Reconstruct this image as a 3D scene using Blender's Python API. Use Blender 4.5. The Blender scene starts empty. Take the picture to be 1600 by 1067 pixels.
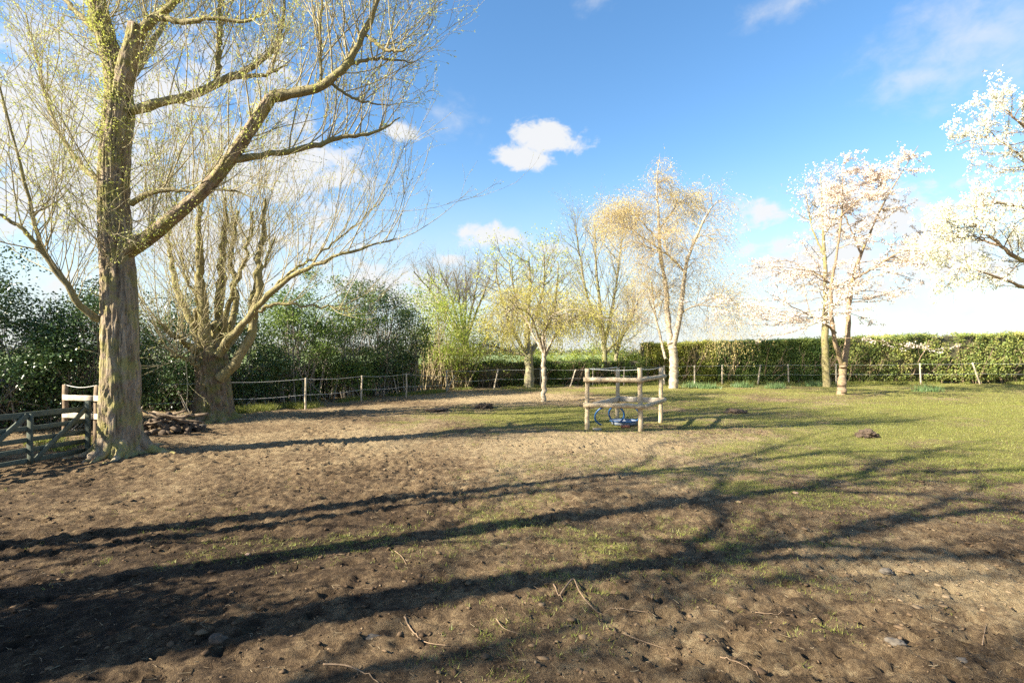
import bpy, math
import numpy as np
from mathutils import Vector

C = bpy.context.scene.collection
sc = bpy.context.scene

# ------------------------------------------------------------------ camera
CAM_H = 2.0
cam = bpy.data.cameras.new('camera'); camo = bpy.data.objects.new('camera', cam); C.objects.link(camo)
cam.sensor_width = 36; cam.lens = 18.0
cam.shift_y = 16.5 / 1600
cam.clip_end = 5000; cam.clip_start = 0.05
camo.location = (0, 0, CAM_H); camo.rotation_euler = (math.radians(90), 0, 0)
sc.camera = camo

# ------------------------------------------------------------------ light
SUN_EL = math.radians(31)
SHX, SHY = 0.917, 0.399                      # the way shadows fall on the ground
sun = bpy.data.lights.new('sun', 'SUN'); suno = bpy.data.objects.new('sun', sun); C.objects.link(suno)
sun.energy = 5.0; sun.angle = math.radians(0.53); sun.color = (1.0, 0.90, 0.73)
_d = Vector((SHX*math.cos(SUN_EL), SHY*math.cos(SUN_EL), -math.sin(SUN_EL)))
suno.rotation_euler = _d.to_track_quat('-Z', 'Y').to_euler()
sc.view_settings.view_transform = 'Standard'; sc.view_settings.look = 'None'
sc.view_settings.exposure = 1.94; sc.view_settings.gamma = 1.0
sc.render.engine = 'CYCLES'
sc.cycles.max_bounces = 6; sc.cycles.diffuse_bounces = 3; sc.cycles.glossy_bounces = 2
sc.cycles.transmission_bounces = 4; sc.cycles.transparent_max_bounces = 4
sc.cycles.sample_clamp_indirect = 6
sc.cycles.use_denoising = False

def azel(px, py):
    x = (px-800)/800.0; z = (550-py)/800.0
    return math.atan2(x, 1), math.atan2(z, math.hypot(x, 1))

w = bpy.data.worlds.new('World'); sc.world = w; w.use_nodes = True
nt = w.node_tree; N = nt.nodes; LK = nt.links; N.clear()
def nd(t, **k):
    n = N.new(t)
    for a, b in k.items(): setattr(n, a, b)
    return n
def wm(op, a, b=None, c=None, clamp=False):
    n = nd('ShaderNodeMath', operation=op); n.use_clamp = clamp
    for i, v in enumerate((a, b, c)):
        if v is None: continue
        if isinstance(v, (int, float)): n.inputs[i].default_value = v
        else: LK.new(v, n.inputs[i])
    return n.outputs[0]
sky = nd('ShaderNodeTexSky', sky_type='NISHITA'); sky.sun_disc = False
sky.sun_elevation = SUN_EL
sky.sun_rotation = math.atan2(-SHX, -SHY)
sky.air_density = 1.15; sky.dust_density = 0.7; sky.ozone_density = 2.2; sky.altitude = 50
tc = nd('ShaderNodeTexCoord'); sx = nd('ShaderNodeSeparateXYZ'); LK.new(tc.outputs['Generated'], sx.inputs[0])
az = wm('ARCTAN2', sx.outputs[0], sx.outputs[1]); el = wm('ARCSINE', sx.outputs[2])
def wnoise(scale, detail, rough, off=(0, 0, 0), dist=0.0, sc3=(1, 1, 1)):
    mp = nd('ShaderNodeMapping'); mp.inputs['Location'].default_value = off; mp.inputs['Scale'].default_value = sc3
    LK.new(tc.outputs['Generated'], mp.inputs[0])
    n = nd('ShaderNodeTexNoise'); n.inputs['Scale'].default_value = scale; n.inputs['Detail'].default_value = detail
    n.inputs['Roughness'].default_value = rough; n.inputs['Distortion'].default_value = dist
    LK.new(mp.outputs[0], n.inputs['Vector']); return n.outputs['Fac']
n1 = wnoise(9.0, 7, 0.58, (3, 1, 0), 0.4, (1, 1, 1.5))
n2 = wnoise(28.0, 5, 0.6, (0, 5, 2), 0.3, (1, 1, 1.4))
nz = wm('ADD', wm('MULTIPLY', wm('SUBTRACT', n1, 0.5), 2.4), wm('MULTIPLY', wm('SUBTRACT', n2, 0.5), 1.9))
# clouds standing in the sky: pixel-free azimuth / elevation ellipses broken up by noise (half sizes in degrees)
clouds = [(852, 212, 3.4, 2.1, 1.15), (815, 246, 3.6, 1.2, 1.0), (790, 372, 5.2, 1.5, 1.15), (850, 386, 3.5, 1.1, 1.0), (706, 405, 1.6, 0.6, 0.8),
          (1195, 330, 3.3, 2.2, 1.1), (1385, 335, 7.0, 2.6, 1.2), (1280, 400, 8.0, 3.2, 1.0), (1480, 400, 6.0, 2.5, 1.0),
          (90, 250, 14, 9, 1.3), (270, 160, 12, 7, .85), (430, 290, 10, 5.0, 1.15), (625, 205, 1.9, .9, 1.1), (60, 60, 9, 4.5, .8), (330, 380, 12, 4, 1.1),
          (520, 330, 4, 2.2, 1.0), (640, 470, 4, 1.0, .9), (560, 440, 6, 1.8, .9),
          (-500, 250, 12, 6, 1.1), (2300, 200, 12, 5, 1.0), (2600, 380, 16, 4, 1.1), (-900, 60, 10, 5, .9)]
wisps = [(1535, 62, 6.5, 4.2, 1.0), (1450, 118, 4.5, 1.8, .8), (1185, 24, 2.4, 1.2, .6), (1235, 6, 3.0, 1.0, .6), (930, 2, 2.6, .9, .5), (700, 190, 2.5, 1.5, .3), (1900, 120, 9, 4, .9)]
tot = None; tot2 = None
for px, py, wa, we, k in clouds+wisps:
    a0, e0 = azel(px, py)
    if px < -400 or px > 2200: a0 = a0 * 1.6
    da = wm('DIVIDE', wm('SUBTRACT', az, a0), math.radians(wa)); de = wm('DIVIDE', wm('SUBTRACT', el, e0), math.radians(we))
    r = wm('SQRT', wm('ADD', wm('MULTIPLY', da, da), wm('MULTIPLY', de, de)))
    v = wm('MULTIPLY', wm('SUBTRACT', 1.25, r, clamp=False), k)
    v = wm('MAXIMUM', v, -0.9)
    if (px, py, wa, we, k) in wisps: tot2 = v if tot2 is None else wm('MAXIMUM', tot2, v)
    else: tot = v if tot is None else wm('MAXIMUM', tot, v)
dens = wm('ADD', tot, wm('MULTIPLY', nz, 1.35))
mr = nd('ShaderNodeMapRange', interpolation_type='SMOOTHSTEP'); LK.new(dens, mr.inputs[0])
mr.inputs[1].default_value = 0.12; mr.inputs[2].default_value = 1.05; mr.inputs[3].default_value = 0; mr.inputs[4].default_value = 0.93
d2 = wm('ADD', tot2, wm('MULTIPLY', nz, .75))
mr2 = nd('ShaderNodeMapRange', interpolation_type='SMOOTHSTEP'); LK.new(d2, mr2.inputs[0])
mr2.inputs[1].default_value = -0.1; mr2.inputs[2].default_value = 1.7; mr2.inputs[3].default_value = 0; mr2.inputs[4].default_value = 0.62
cover = wm('MAXIMUM', mr.outputs[0], mr2.outputs[0])
# thin general haze of high cloud, thicker towards the horizon all round
hz = nd('ShaderNodeMapRange', interpolation_type='SMOOTHERSTEP'); LK.new(el, hz.inputs[0])
hz.inputs[1].default_value = math.radians(-1); hz.inputs[2].default_value = math.radians(23); hz.inputs[3].default_value = 0.85; hz.inputs[4].default_value = 0.0
hzz = wm('MULTIPLY', hz.outputs[0], wm('ADD', 0.9, wm('MULTIPLY', wm('SUBTRACT', n1, 0.5), 0.8)))
hsv = nd('ShaderNodeHueSaturation'); hsv.inputs['Saturation'].default_value = 1.22; LK.new(sky.outputs[0], hsv.inputs['Color'])
mix0 = nd('ShaderNodeMixRGB'); LK.new(hzz, mix0.inputs[0]); LK.new(hsv.outputs[0], mix0.inputs[1]); mix0.inputs[2].default_value = (2.9, 3.2, 3.5, 1)
mix = nd('ShaderNodeMixRGB'); LK.new(cover, mix.inputs[0]); LK.new(mix0.outputs[0], mix.inputs[1])
mix.inputs[2].default_value = (3.55, 3.55, 3.55, 1)
bg = nd('ShaderNodeBackground'); bg.inputs[1].default_value = 0.070; LK.new(mix.outputs[0], bg.inputs[0])
wo = nd('ShaderNodeOutputWorld'); LK.new(bg.outputs[0], wo.inputs[0])

# ------------------------------------------------------------------ numpy noise
def _h(ix, iy, iz, seed):
    n = (ix.astype(np.int64)*374761393 + iy.astype(np.int64)*668265263 + iz.astype(np.int64)*2147483647 + seed*974634777) & 0x7fffffff
    n = ((n ^ (n >> 13)) * 1274126177) & 0x7fffffff
    n = (n ^ (n >> 16)) & 0xffff
    return n / 65535.0
def vnoise(x, y, z=None, seed=0):
    x = np.asarray(x, float); y = np.asarray(y, float)
    z = np.zeros_like(x) if z is None else np.asarray(z, float)
    ix, iy, iz = np.floor(x), np.floor(y), np.floor(z)
    fx, fy, fz = x-ix, y-iy, z-iz
    fx, fy, fz = [f*f*f*(f*(f*6-15)+10) for f in (fx, fy, fz)]
    ix, iy, iz = ix.astype(int), iy.astype(int), iz.astype(int)
    r = 0
    for a in (0, 1):
        for b in (0, 1):
            for c in (0, 1):
                r = r + _h(ix+a, iy+b, iz+c, seed)*(fx if a else 1-fx)*(fy if b else 1-fy)*(fz if c else 1-fz)
    return r*2-1
def fbm(x, y, z=None, o=4, seed=0, g=0.5):
    r = 0; a = 1.0; f = 1.0; t = 0
    for i in range(o):
        r = r + a*vnoise(x*f, y*f, None if z is None else z*f, seed+i*17); t += a; a *= g; f *= 2.03
    return r/t
def sstep(a, b, x):
    t = np.clip((x-a)/(b-a), 0, 1); return t*t*(3-2*t)

# ------------------------------------------------------------------ mesh helpers
def unit(v): return v/np.maximum(np.linalg.norm(v, axis=-1, keepdims=True), 1e-9)
class Geo:
    def __init__(s): s.V = []; s.F = []; s.T = []; s.n = 0
    def add(s, V, F, tint=None):
        V = np.asarray(V, float).reshape(-1, 3); F = np.asarray(F, int)
        if F.shape[1] == 3: F = np.concatenate([F, -np.ones((len(F), 1), int)], 1); F2 = np.where(F < 0, -1, F+s.n)
        else: F2 = np.where(F < 0, -1, F+s.n)
        s.V.append(V); s.F.append(F2); s.n += len(V)
        s.T.append(np.full(len(V), 0.5) if tint is None else np.broadcast_to(np.asarray(tint, float), (len(V),)))
        return s
    def mesh(s, name, origin=(0, 0, 0), smooth=True):
        V = np.concatenate(s.V) - np.asarray(origin, float); F = np.concatenate(s.F); T = np.concatenate(s.T)
        me = bpy.data.meshes.new(name); me.vertices.add(len(V)); me.vertices.foreach_set('co', V.astype(np.float32).ravel())
        tri = F[:, 3] < 0
        cnt = np.where(tri, 3, 4); flat = F.ravel(); flat = flat[flat >= 0]
        me.loops.add(len(flat)); me.loops.foreach_set('vertex_index', flat.astype(np.int32))
        st = np.concatenate([[0], np.cumsum(cnt)[:-1]])
        me.polygons.add(len(F)); me.polygons.foreach_set('loop_start', st.astype(np.int32))
        me.update(calc_edges=True)
        if smooth: me.polygons.foreach_set('use_smooth', np.ones(len(F), bool))
        at = me.attributes.new('tint', 'FLOAT', 'POINT'); at.data.foreach_set('value', T.astype(np.float32))
        return me
def link(name, me, mat, parent=None):
    o = bpy.data.objects.new(name, me); C.objects.link(o)
    if mat is not None:
        me.materials.clear(); me.materials.append(mat)
    if parent is not None: o.parent = parent
    return o
def tag(o, label=None, cat=None, group=None, kind=None):
    for k, v in (('label', label), ('category', cat), ('group', group), ('kind', kind)):
        if v: o[k] = v
    return o
def thing(name, label, cat, loc, group=None):
    o = bpy.data.objects.new(name, None); C.objects.link(o); o.location = loc; o.empty_display_size = 0.2
    return tag(o, label, cat, group)

def tubes(P, R, S=4, cap=False):
    P = np.asarray(P, float); R = np.asarray(R, float)
    if P.ndim == 2: P = P[None]; R = R[None]
    n, m, _ = P.shape
    T = np.empty_like(P); T[:, 1:-1] = P[:, 2:]-P[:, :-2]; T[:, 0] = P[:, 1]-P[:, 0]; T[:, -1] = P[:, -1]-P[:, -2]
    T = unit(T); D = unit(P[:, -1]-P[:, 0])
    a = np.where(np.abs(D[:, 2:3]) < 0.8, np.array([[0.05, 0.03, 1.0]]), np.array([[1.0, 0.07, 0.03]]))
    U = unit(a[:, None]-T*np.sum(a[:, None]*T, -1, keepdims=True)); W = np.cross(T, U)
    ang = np.arange(S)*2*np.pi/S
    V = P[:, :, None]+R[:, :, None, None]*(np.cos(ang)[None, None, :, None]*U[:, :, None]+np.sin(ang)[None, None, :, None]*W[:, :, None])
    b = (np.arange(n)*m*S)[:, None, None]; i = (np.arange(m-1)*S)[None, :, None]; j = np.arange(S)[None, None, :]; j2 = (j+1) % S
    F = np.stack(np.broadcast_arrays(b+i+j, b+i+j2, b+i+S+j2, b+i+S+j), -1).reshape(-1, 4)
    V = V.reshape(-1, 3)
    if cap:
        ex = P[:, [0, -1]].reshape(-1, 3); k0 = len(V); V = np.concatenate([V, ex]); ff = []
        for q in range(n):
            for e, row in ((0, 0), (1, m-1)):
                c = k0+q*2+e; r0 = q*m*S+row*S
                for t in range(S):
                    ff.append((c, r0+(t+1) % S, r0+t, -1) if e == 0 else (c, r0+t, r0+(t+1) % S, -1))
        F = np.concatenate([F, np.array(ff)])
    return V, F
def box(cx, cy, cz, sx_, sy_, sz_, rz=0.0):
    v = np.array([[x, y, z] for x in (-.5, .5) for y in (-.5, .5) for z in (-.5, .5)])*[sx_, sy_, sz_]
    c, s = math.cos(rz), math.sin(rz); v = np.stack([v[:, 0]*c-v[:, 1]*s, v[:, 0]*s+v[:, 1]*c, v[:, 2]], 1)+[cx, cy, cz]
    return v, np.array([[0, 1, 3, 2], [4, 6, 7, 5], [0, 4, 5, 1], [2, 3, 7, 6], [0, 2, 6, 4], [1, 5, 7, 3]])
def beam(a, b, wd, ht, n=6, bow=0.0, rng=None, bev=0.12):
    """a sawn bar from a to b, octagon-edged, a little crooked"""
    a = np.array(a, float); b = np.array(b, float); d = unit(b-a)
    up = np.array([0, 0, 1.0]) if abs(d[2]) < 0.9 else np.array([0, 1.0, 0])
    s = unit(np.cross(d, up)); u = np.cross(s, d)
    e = bev
    prof = [(-.5+e, -.5), (.5-e, -.5), (.5, -.5+e), (.5, .5-e), (.5-e, .5), (-.5+e, .5), (-.5, .5-e), (-.5, -.5+e)]
    V = []
    for i in range(n+1):
        t = i/n; c = a+(b-a)*t
        if rng is not None: c = c+(s*rng.normal(0, .003)+u*rng.normal(0, .003))+u*bow*math.sin(math.pi*t)
        for p, q in prof: V.append(c+s*p*wd+u*q*ht)
    F = []
    for i in range(n):
        for j in range(8): F.append((i*8+j, i*8+(j+1) % 8, i*8+8+(j+1) % 8, i*8+8+j))
    F += [(0, 3, 2, 1), (0, 7, 4, 3), (7, 6, 5, 4)]
    q = n*8; F += [(q, q+1, q+2, q+3), (q, q+3, q+4, q+7), (q+7, q+4, q+5, q+6)]
    return np.array(V), np.array(F)
def leafq(pos, L, W, rng, flat=0.0, dirs=None):
    n = len(pos)
    d = rng.normal(size=(n, 3)) if dirs is None else dirs+rng.normal(size=(n, 3))*0.45
    d = unit(d); k = rng.normal(size=(n, 3)); k[:, 2] += flat
    s = unit(np.cross(d, k)); L = np.asarray(L).reshape(-1, 1)*rng.uniform(.65, 1.25, (n, 1)); W = np.asarray(W).reshape(-1, 1)*rng.uniform(.7, 1.2, (n, 1))
    V = np.stack([pos, pos+d*L*.5+s*W*.5, pos+d*L, pos+d*L*.45-s*W*.5], 1).reshape(-1, 3)
    return V, np.arange(4*n).reshape(-1, 4), np.repeat(rng.uniform(0, 1, n), 4)
def catmull(pts, n):
    p = np.array(pts, float); p = np.concatenate([[2*p[0]-p[1]], p, [2*p[-1]-p[-2]]]); k = len(p)-3
    t = np.linspace(0, k, n); i = np.minimum(t.astype(int), k-1); f = (t-i)[:, None]
    a, b, c, d = p[i], p[i+1], p[i+2], p[i+3]
    return .5*((2*b)+(-a+c)*f+(2*a-5*b+4*c-d)*f**2+(-a+3*b-3*c+d)*f**3)
def at(px, py, d): return np.array([(px-800)/800*d, d, CAM_H-(py-550)/800*d])
def grow(pos, dr, L, r, m, wander, trop, rng, end=0.35, tropg=0.0):
    n = len(pos); P = np.empty((n, m+1, 3)); P[:, 0] = pos; d = unit(dr); L = np.broadcast_to(L, (n,)); tr = np.asarray(trop, float)
    for i in range(m):
        P[:, i+1] = P[:, i]+d*(L/m)[:, None]
        d = unit(d+rng.normal(size=(n, 3))*wander+tr*(1+tropg*i))
    R = np.broadcast_to(r, (n,))[:, None]*np.linspace(1, end, m+1)[None]
    return P, R
def spawn(P, R, k, t0, t1, ang, asd, rng, up=0.0):
    n, m, _ = P.shape; idx = np.repeat(np.arange(n), k) if np.isscalar(k) else np.repeat(np.arange(n), k)
    t = rng.uniform(t0, t1, len(idx)); f = t*(m-1); i = np.minimum(f.astype(int), m-2); wt = (f-i)
    pos = P[idx, i]*(1-wt)[:, None]+P[idx, i+1]*wt[:, None]; rad = R[idx, i]*(1-wt)+R[idx, i+1]*wt
    tg = unit(P[idx, i+1]-P[idx, i]); q = rng.normal(size=(len(idx), 3)); q[:, 2] += up
    q = unit(q-tg*np.sum(q*tg, 1, keepdims=True)); a = np.radians(rng.normal(ang, asd, len(idx)))[:, None]
    return pos, tg*np.cos(a)+q*np.sin(a), rad, t, idx
def along(P, k, rng, t0=0.1, t1=1.0):
    n, m, _ = P.shape; idx = np.repeat(np.arange(n), k); f = rng.uniform(t0, t1, len(idx))*(m-1); i = np.minimum(f.astype(int), m-2); wt = (f-i)[:, None]
    return P[idx, i]*(1-wt)+P[idx, i+1]*wt, unit(P[idx, i+1]-P[idx, i])

# ------------------------------------------------------------------ materials
def mat(name, fn):
    m = bpy.data.materials.new(name); m.use_nodes = True; t = m.node_tree; t.nodes.clear()
    out = t.nodes.new('ShaderNodeOutputMaterial')
    def node(ty, **k):
        q = t.nodes.new(ty)
        for a, b in k.items():
            if a == 'ins':
                for c, d in b.items():
                    if hasattr(d, 'is_linked') or hasattr(d, 'links'): t.links.new(d, q.inputs[c])
                    else: q.inputs[c].default_value = d
            else: setattr(q, a, b)
        return q
    s = fn(node, t); t.links.new(s, out.inputs[0]); return m
def c4(c): return (c[0], c[1], c[2], 1)
def ramp(node, t, fac, stops):
    r = node('ShaderNodeValToRGB'); t.links.new(fac, r.inputs[0]); e = r.color_ramp.elements
    e[0].position = stops[0][0]; e[0].color = c4(stops[0][1]); e[1].position = stops[-1][0]; e[1].color = c4(stops[-1][1])
    for p, c in stops[1:-1]:
        k = e.new(p); k.color = c4(c)
    return r.outputs[0]
def noise(node, t, scale, detail=4, rough=.55, vec=None, sc3=None):
    co = node('ShaderNodeTexCoord').outputs['Object'] if vec is None else vec
    if sc3 is not None: co = node('ShaderNodeMapping', ins={0: co, 'Scale': sc3}).outputs[0]
    return node('ShaderNodeTexNoise', ins={'Vector': co, 'Scale': scale, 'Detail': detail, 'Roughness': rough}).outputs['Fac']
def bark_mat(name, cols, scale=14, stretch=.22, bump=.5, moss=None, mossamt=.5, rough=.9):
    def fn(node, t):
        n = noise(node, t, scale, 6, .65, sc3=(1, 1, stretch)); c = ramp(node, t, n, [(.3, cols[0]), (.5, cols[1]), (.72, cols[2])])
        n2 = noise(node, t, scale*4, 4, .7, sc3=(1, 1, stretch*1.5))
        if moss:
            mz = noise(node, t, 3.1, 5, .65); f = node('ShaderNodeMapRange', ins={0: mz, 1: .62-mossamt*.3, 2: .72-mossamt*.2, 3: 0., 4: .8}).outputs[0]
            c = node('ShaderNodeMixRGB', ins={0: f, 1: c, 2: c4(moss)}).outputs[0]
        h = node('ShaderNodeMath', operation='ADD', ins={0: n, 1: n2}).outputs[0]
        b = node('ShaderNodeBump', ins={'Strength': bump, 'Distance': .03, 'Height': h}).outputs[0]
        return node('ShaderNodeBsdfPrincipled', ins={'Base Color': c, 'Roughness': rough, 'Normal': b, 'Specular IOR Level': .2}).outputs[0]
    return mat(name, fn)
def leaf_mat(name, cols, rough=.5, trans=.35, spec=.4):
    def fn(node, t):
        a = node('ShaderNodeAttribute', attribute_name='tint').outputs['Fac']
        k = len(cols); c = ramp(node, t, a, [(i/(k-1), q) for i, q in enumerate(cols)])
        p = node('ShaderNodeBsdfPrincipled', ins={'Base Color': c, 'Roughness': rough, 'Specular IOR Level': spec}).outputs[0]
        tr = node('ShaderNodeBsdfTranslucent', ins={'Color': c}).outputs[0]
        return node('ShaderNodeMixShader', ins={0: trans, 1: p, 2: tr}).outputs[0]
    return mat(name, fn)
M = {}
M['willow_bark'] = bark_mat('willow_bark', [(.12, .088, .055), (.265, .205, .14), (.43, .355, .26)], 11, .12, .8, (.27, .25, .08), .55)
M['pollard_bark'] = bark_mat('pollard_bark', [(.09, .06, .04), (.19, .14, .09), (.30, .24, .17)], 10, .14, .8, (.17, .17, .05), .55)
M['mossy_bark'] = bark_mat('mossy_bark', [(.13, .105, .05), (.23, .195, .10), (.33, .29, .17)], 16, .3, .5, (.24, .215, .08), .5)
M['twig'] = bark_mat('twig_bark', [(.17, .13, .07), (.26, .21, .12), (.34, .29, .18)], 9, 1, .1)
M['pale_twig'] = bark_mat('pale_twig_bark', [(.27, .225, .125), (.36, .31, .18), (.46, .41, .26)], 9, 1, .1)
M['brown_twig'] = bark_mat('brown_twig_bark', [(.27, .20, .13), (.36, .28, .18), (.44, .35, .24)], 9, 1, .1)
M['grey_twig'] = bark_mat('grey_twig_bark', [(.20, .17, .14), (.28, .245, .20), (.36, .32, .27)], 9, 1, .1)
M['grey_bark'] = bark_mat('grey_bark', [(.13, .11, .07), (.23, .20, .13), (.34, .30, .20)], 12, .3, .5, (.20, .21, .08), .5)
M['birch_bark'] = bark_mat('birch_bark', [(.08, .065, .05), (.36, .30, .22), (.50, .43, .34)], 5, 2.4, .3, (.28, .25, .14), .2)
M['cherry_bark'] = bark_mat('cherry_bark', [(.11, .075, .05), (.22, .16, .105), (.34, .26, .18)], 9, 2.2, .4, (.26, .22, .09), .35)
M['willow_leaf'] = leaf_mat('willow_leaf', [(.38, .44, .07), (.52, .56, .13), (.62, .61, .24)], .5, .4)
M['holly_leaf'] = leaf_mat('holly_leaf', [(.030, .065, .022), (.055, .10, .03), (.11, .16, .045)], .33, .14, .4)
M['laurel_leaf'] = leaf_mat('laurel_leaf', [(.06, .11, .025), (.12, .185, .04), (.22, .28, .06)], .48, .3, .3)
M['spring_leaf'] = leaf_mat('spring_leaf', [(.20, .28, .035), (.33, .40, .06), (.48, .48, .11)], .5, .45)
M['maple_leaf'] = leaf_mat('maple_leaf', [(.34, .40, .06), (.46, .50, .09), (.56, .57, .17)], .5, .4)
M['birch_leaf'] = leaf_mat('birch_leaf', [(.52, .40, .11), (.62, .50, .18), (.66, .57, .28)], .5, .4)
M['weeping_leaf'] = leaf_mat('weeping_leaf', [(.38, .34, .05), (.50, .46, .08), (.58, .53, .14)], .55, .35)
M['pink_blossom'] = leaf_mat('pink_blossom', [(.70, .56, .46), (.77, .67, .58), (.81, .74, .67)], .6, .35)
M['white_blossom'] = leaf_mat('white_blossom', [(.78, .77, .66), (.84, .82, .75), (.60, .60, .30)], .6, .35)
M['hedge_leaf'] = leaf_mat('hedge_leaf', [(.08, .155, .04), (.15, .23, .06), (.32, .38, .10)], .4, .38)
M['privet_leaf'] = leaf_mat('privet_leaf', [(.20, .25, .045), (.33, .36, .07), (.45, .43, .11)], .45, .35)
M['low_leaf'] = leaf_mat('low_leaf', [(.05, .09, .02), (.11, .17, .03), (.22, .28, .05)], .45, .3)
M['mixed_leaf'] = leaf_mat('mixed_leaf', [(.32, .22, .12), (.30, .31, .09), (.19, .28, .07), (.42, .43, .11), (.50, .46, .18)], .5, .4)
M['grass'] = leaf_mat('grass_blade', [(.13, .175, .03), (.23, .25, .05), (.36, .335, .11)], .5, .4)
M['daffodil_leaf'] = leaf_mat('daffodil_leaf', [(.10, .17, .06), (.15, .24, .09), (.22, .30, .12)], .45, .3)
def wood_mat(name, cols, rough=.8):
    def fn(node, t):
        n = noise(node, t, 9, 6, .65, sc3=(1, 1, 1)); n2 = noise(node, t, 60, 4, .7)
        f = node('ShaderNodeMath', operation='ADD', ins={0: n, 1: node('ShaderNodeMath', operation='MULTIPLY', ins={0: n2, 1: .5}).outputs[0]}).outputs[0]
        c = ramp(node, t, f, [(.5, cols[0]), (.75, cols[1]), (1.0, cols[2])])
        b = node('ShaderNodeBump', ins={'Strength': .35, 'Distance': .01, 'Height': n2}).outputs[0]
        return node('ShaderNodeBsdfPrincipled', ins={'Base Color': c, 'Roughness': rough, 'Normal': b, 'Specular IOR Level': .25}).outputs[0]
    return mat(name, fn)
M['gate_wood'] = wood_mat('gate_wood', [(.055, .065, .05), (.09, .105, .08), (.13, .145, .115)])
M['pen_wood'] = wood_mat('pen_wood', [(.22, .165, .10), (.42, .335, .215), (.58, .48, .34)])
M['rail_wood'] = wood_mat('rail_wood', [(.30, .25, .18), (.42, .36, .28), (.52, .47, .38)])
M['post_wood'] = wood_mat('post_wood', [(.24, .20, .14), (.40, .34, .25), (.54, .48, .38)])
M['brown_post'] = wood_mat('brown_post', [(.14, .10, .065), (.21, .155, .10), (.28, .21, .14)])
def plain(name, c, rough=.5, var=.25, metal=0.):
    def fn(node, t):
        n = noise(node, t, 25, 4); d = [max(0, x*(1-var)) for x in c]; e = [min(1, x*(1+var)) for x in c]
        q = ramp(node, t, n, [(.3, d), (.7, e)])
        return node('ShaderNodeBsdfPrincipled', ins={'Base Color': q, 'Roughness': rough, 'Metallic': metal}).outputs[0]
    return mat(name, fn)
M['wire'] = plain('white_fence_tape', (.62, .62, .58), .5)
M['blue'] = plain('blue_plastic', (.012, .075, .21), .4)
M['grey_tray'] = plain('grey_tray', (.16, .18, .21), .6)
M['brick'] = plain('red_brick', (.40, .14, .08), .9)
M['stone'] = plain('field_stone', (.105, .088, .068), .9, .4)
M['pink_stone'] = plain('pink_stone', (.24, .16, .12), .9, .3)
M['clod'] = plain('soil_clod', (.075, .052, .034), .95, .35)
M['stick'] = plain('dry_stick', (.20, .135, .08), .85, .4)
M['log'] = bark_mat('log_bark', [(.07, .05, .035), (.15, .11, .075), (.25, .20, .14)], 12, .6, .5)
M['core'] = plain('hedge_inner_twigs', (.07, .065, .03), .9, .4)

# ------------------------------------------------------------------ ground
def gmask(x, y):
    n = fbm(x*.55, y*.55, o=4, seed=5); n2 = fbm(x*2.2, y*2.2, o=3, seed=8); n3 = fbm(x*.12+3, y*.12, o=2, seed=31)
    g = .14+.56*sstep(-5, 3.5, x+.05*(y-8))*sstep(6.3, 11.5, y+.22*x)
    g += .22*sstep(3, 9, x)*sstep(8, 12, y)-.10*sstep(6, 10, y); g += .42*np.exp(-((x+.8)/4.2)**2-((y-15.5)/2.6)**2)+.09*sstep(-2.5, .5, x)*(1-sstep(5.5, 8, y))
    g -= .55*np.exp(-((x-2.3)/2.2)**2-((y-11.0)/1.2)**2)+.5*np.exp(-((x-.2)/4.0)**2-((y-22.5)/2.6)**2)+.30*np.exp(-((x-11)/3.5)**2-((y-22.5)/2.2)**2)
    g -= .35*sstep(2.3, 4.2, x)*(1-sstep(4.4, 6.0, y))
    g = g+.30*n+.26*n2+.2*n3
    g = np.where(y > 34, .9, g)
    return np.clip(g, 0, 1)
def dry_sun_mask(x, y):
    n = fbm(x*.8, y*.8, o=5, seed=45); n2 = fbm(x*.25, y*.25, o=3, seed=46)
    d = .48+.0*sstep(6.5, 8.5, y)+.46*np.exp(-((x-1.8)/4.2)**2-((y-10.6)/2.2)**2)+.45*np.exp(-((x-4.0)/1.3)**2-((y-4.3)/1.0)**2)  # pale dry earth near the pen, with a sun spot painted into it
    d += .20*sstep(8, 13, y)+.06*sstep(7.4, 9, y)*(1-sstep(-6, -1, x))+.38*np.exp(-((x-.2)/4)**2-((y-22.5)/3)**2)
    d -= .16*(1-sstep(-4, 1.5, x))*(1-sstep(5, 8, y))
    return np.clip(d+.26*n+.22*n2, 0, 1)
def hoof(x, y):
    """hoof prints: oval hollows with a pushed-up rim, scattered over the soft ground"""
    out = np.zeros_like(x); mk = (y > 2.2) & (y < 14) & (np.abs(x) < 14)
    if not mk.any(): return out
    X_, Y_ = x[mk], y[mk]; c = .36; ix, iy = np.floor(X_/c).astype(int), np.floor(Y_/c).astype(int); acc = np.zeros_like(X_); z0 = np.zeros_like(ix)
    for a in (-1, 0, 1):
        for b in (-1, 0, 1):
            jx, jy = ix+a, iy+b; on = _h(jx, jy, z0, 501) < .42
            cx = (jx+.15+.7*_h(jx, jy, z0, 502))*c; cy = (jy+.15+.7*_h(jx, jy, z0, 503))*c; th = 6.283*_h(jx, jy, z0, 504); s_ = .05+.025*_h(jx, jy, z0, 505)
            u = ((X_-cx)*np.cos(th)+(Y_-cy)*np.sin(th))/(s_*1.15); v = (-(X_-cx)*np.sin(th)+(Y_-cy)*np.cos(th))/s_; q = np.sqrt(u*u+v*v)
            acc += on*(-.030*(1-sstep(.75, 1.05, q))*(1-.35*np.exp(-(v/.25)**2)*(u < .2))+.013*np.exp(-((q-1.25)/.22)**2))
    out[mk] = acc*(.35+.65*sstep(-.2, .3, fbm(X_*.5+4, Y_*.5, o=2, seed=88))); return out
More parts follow.
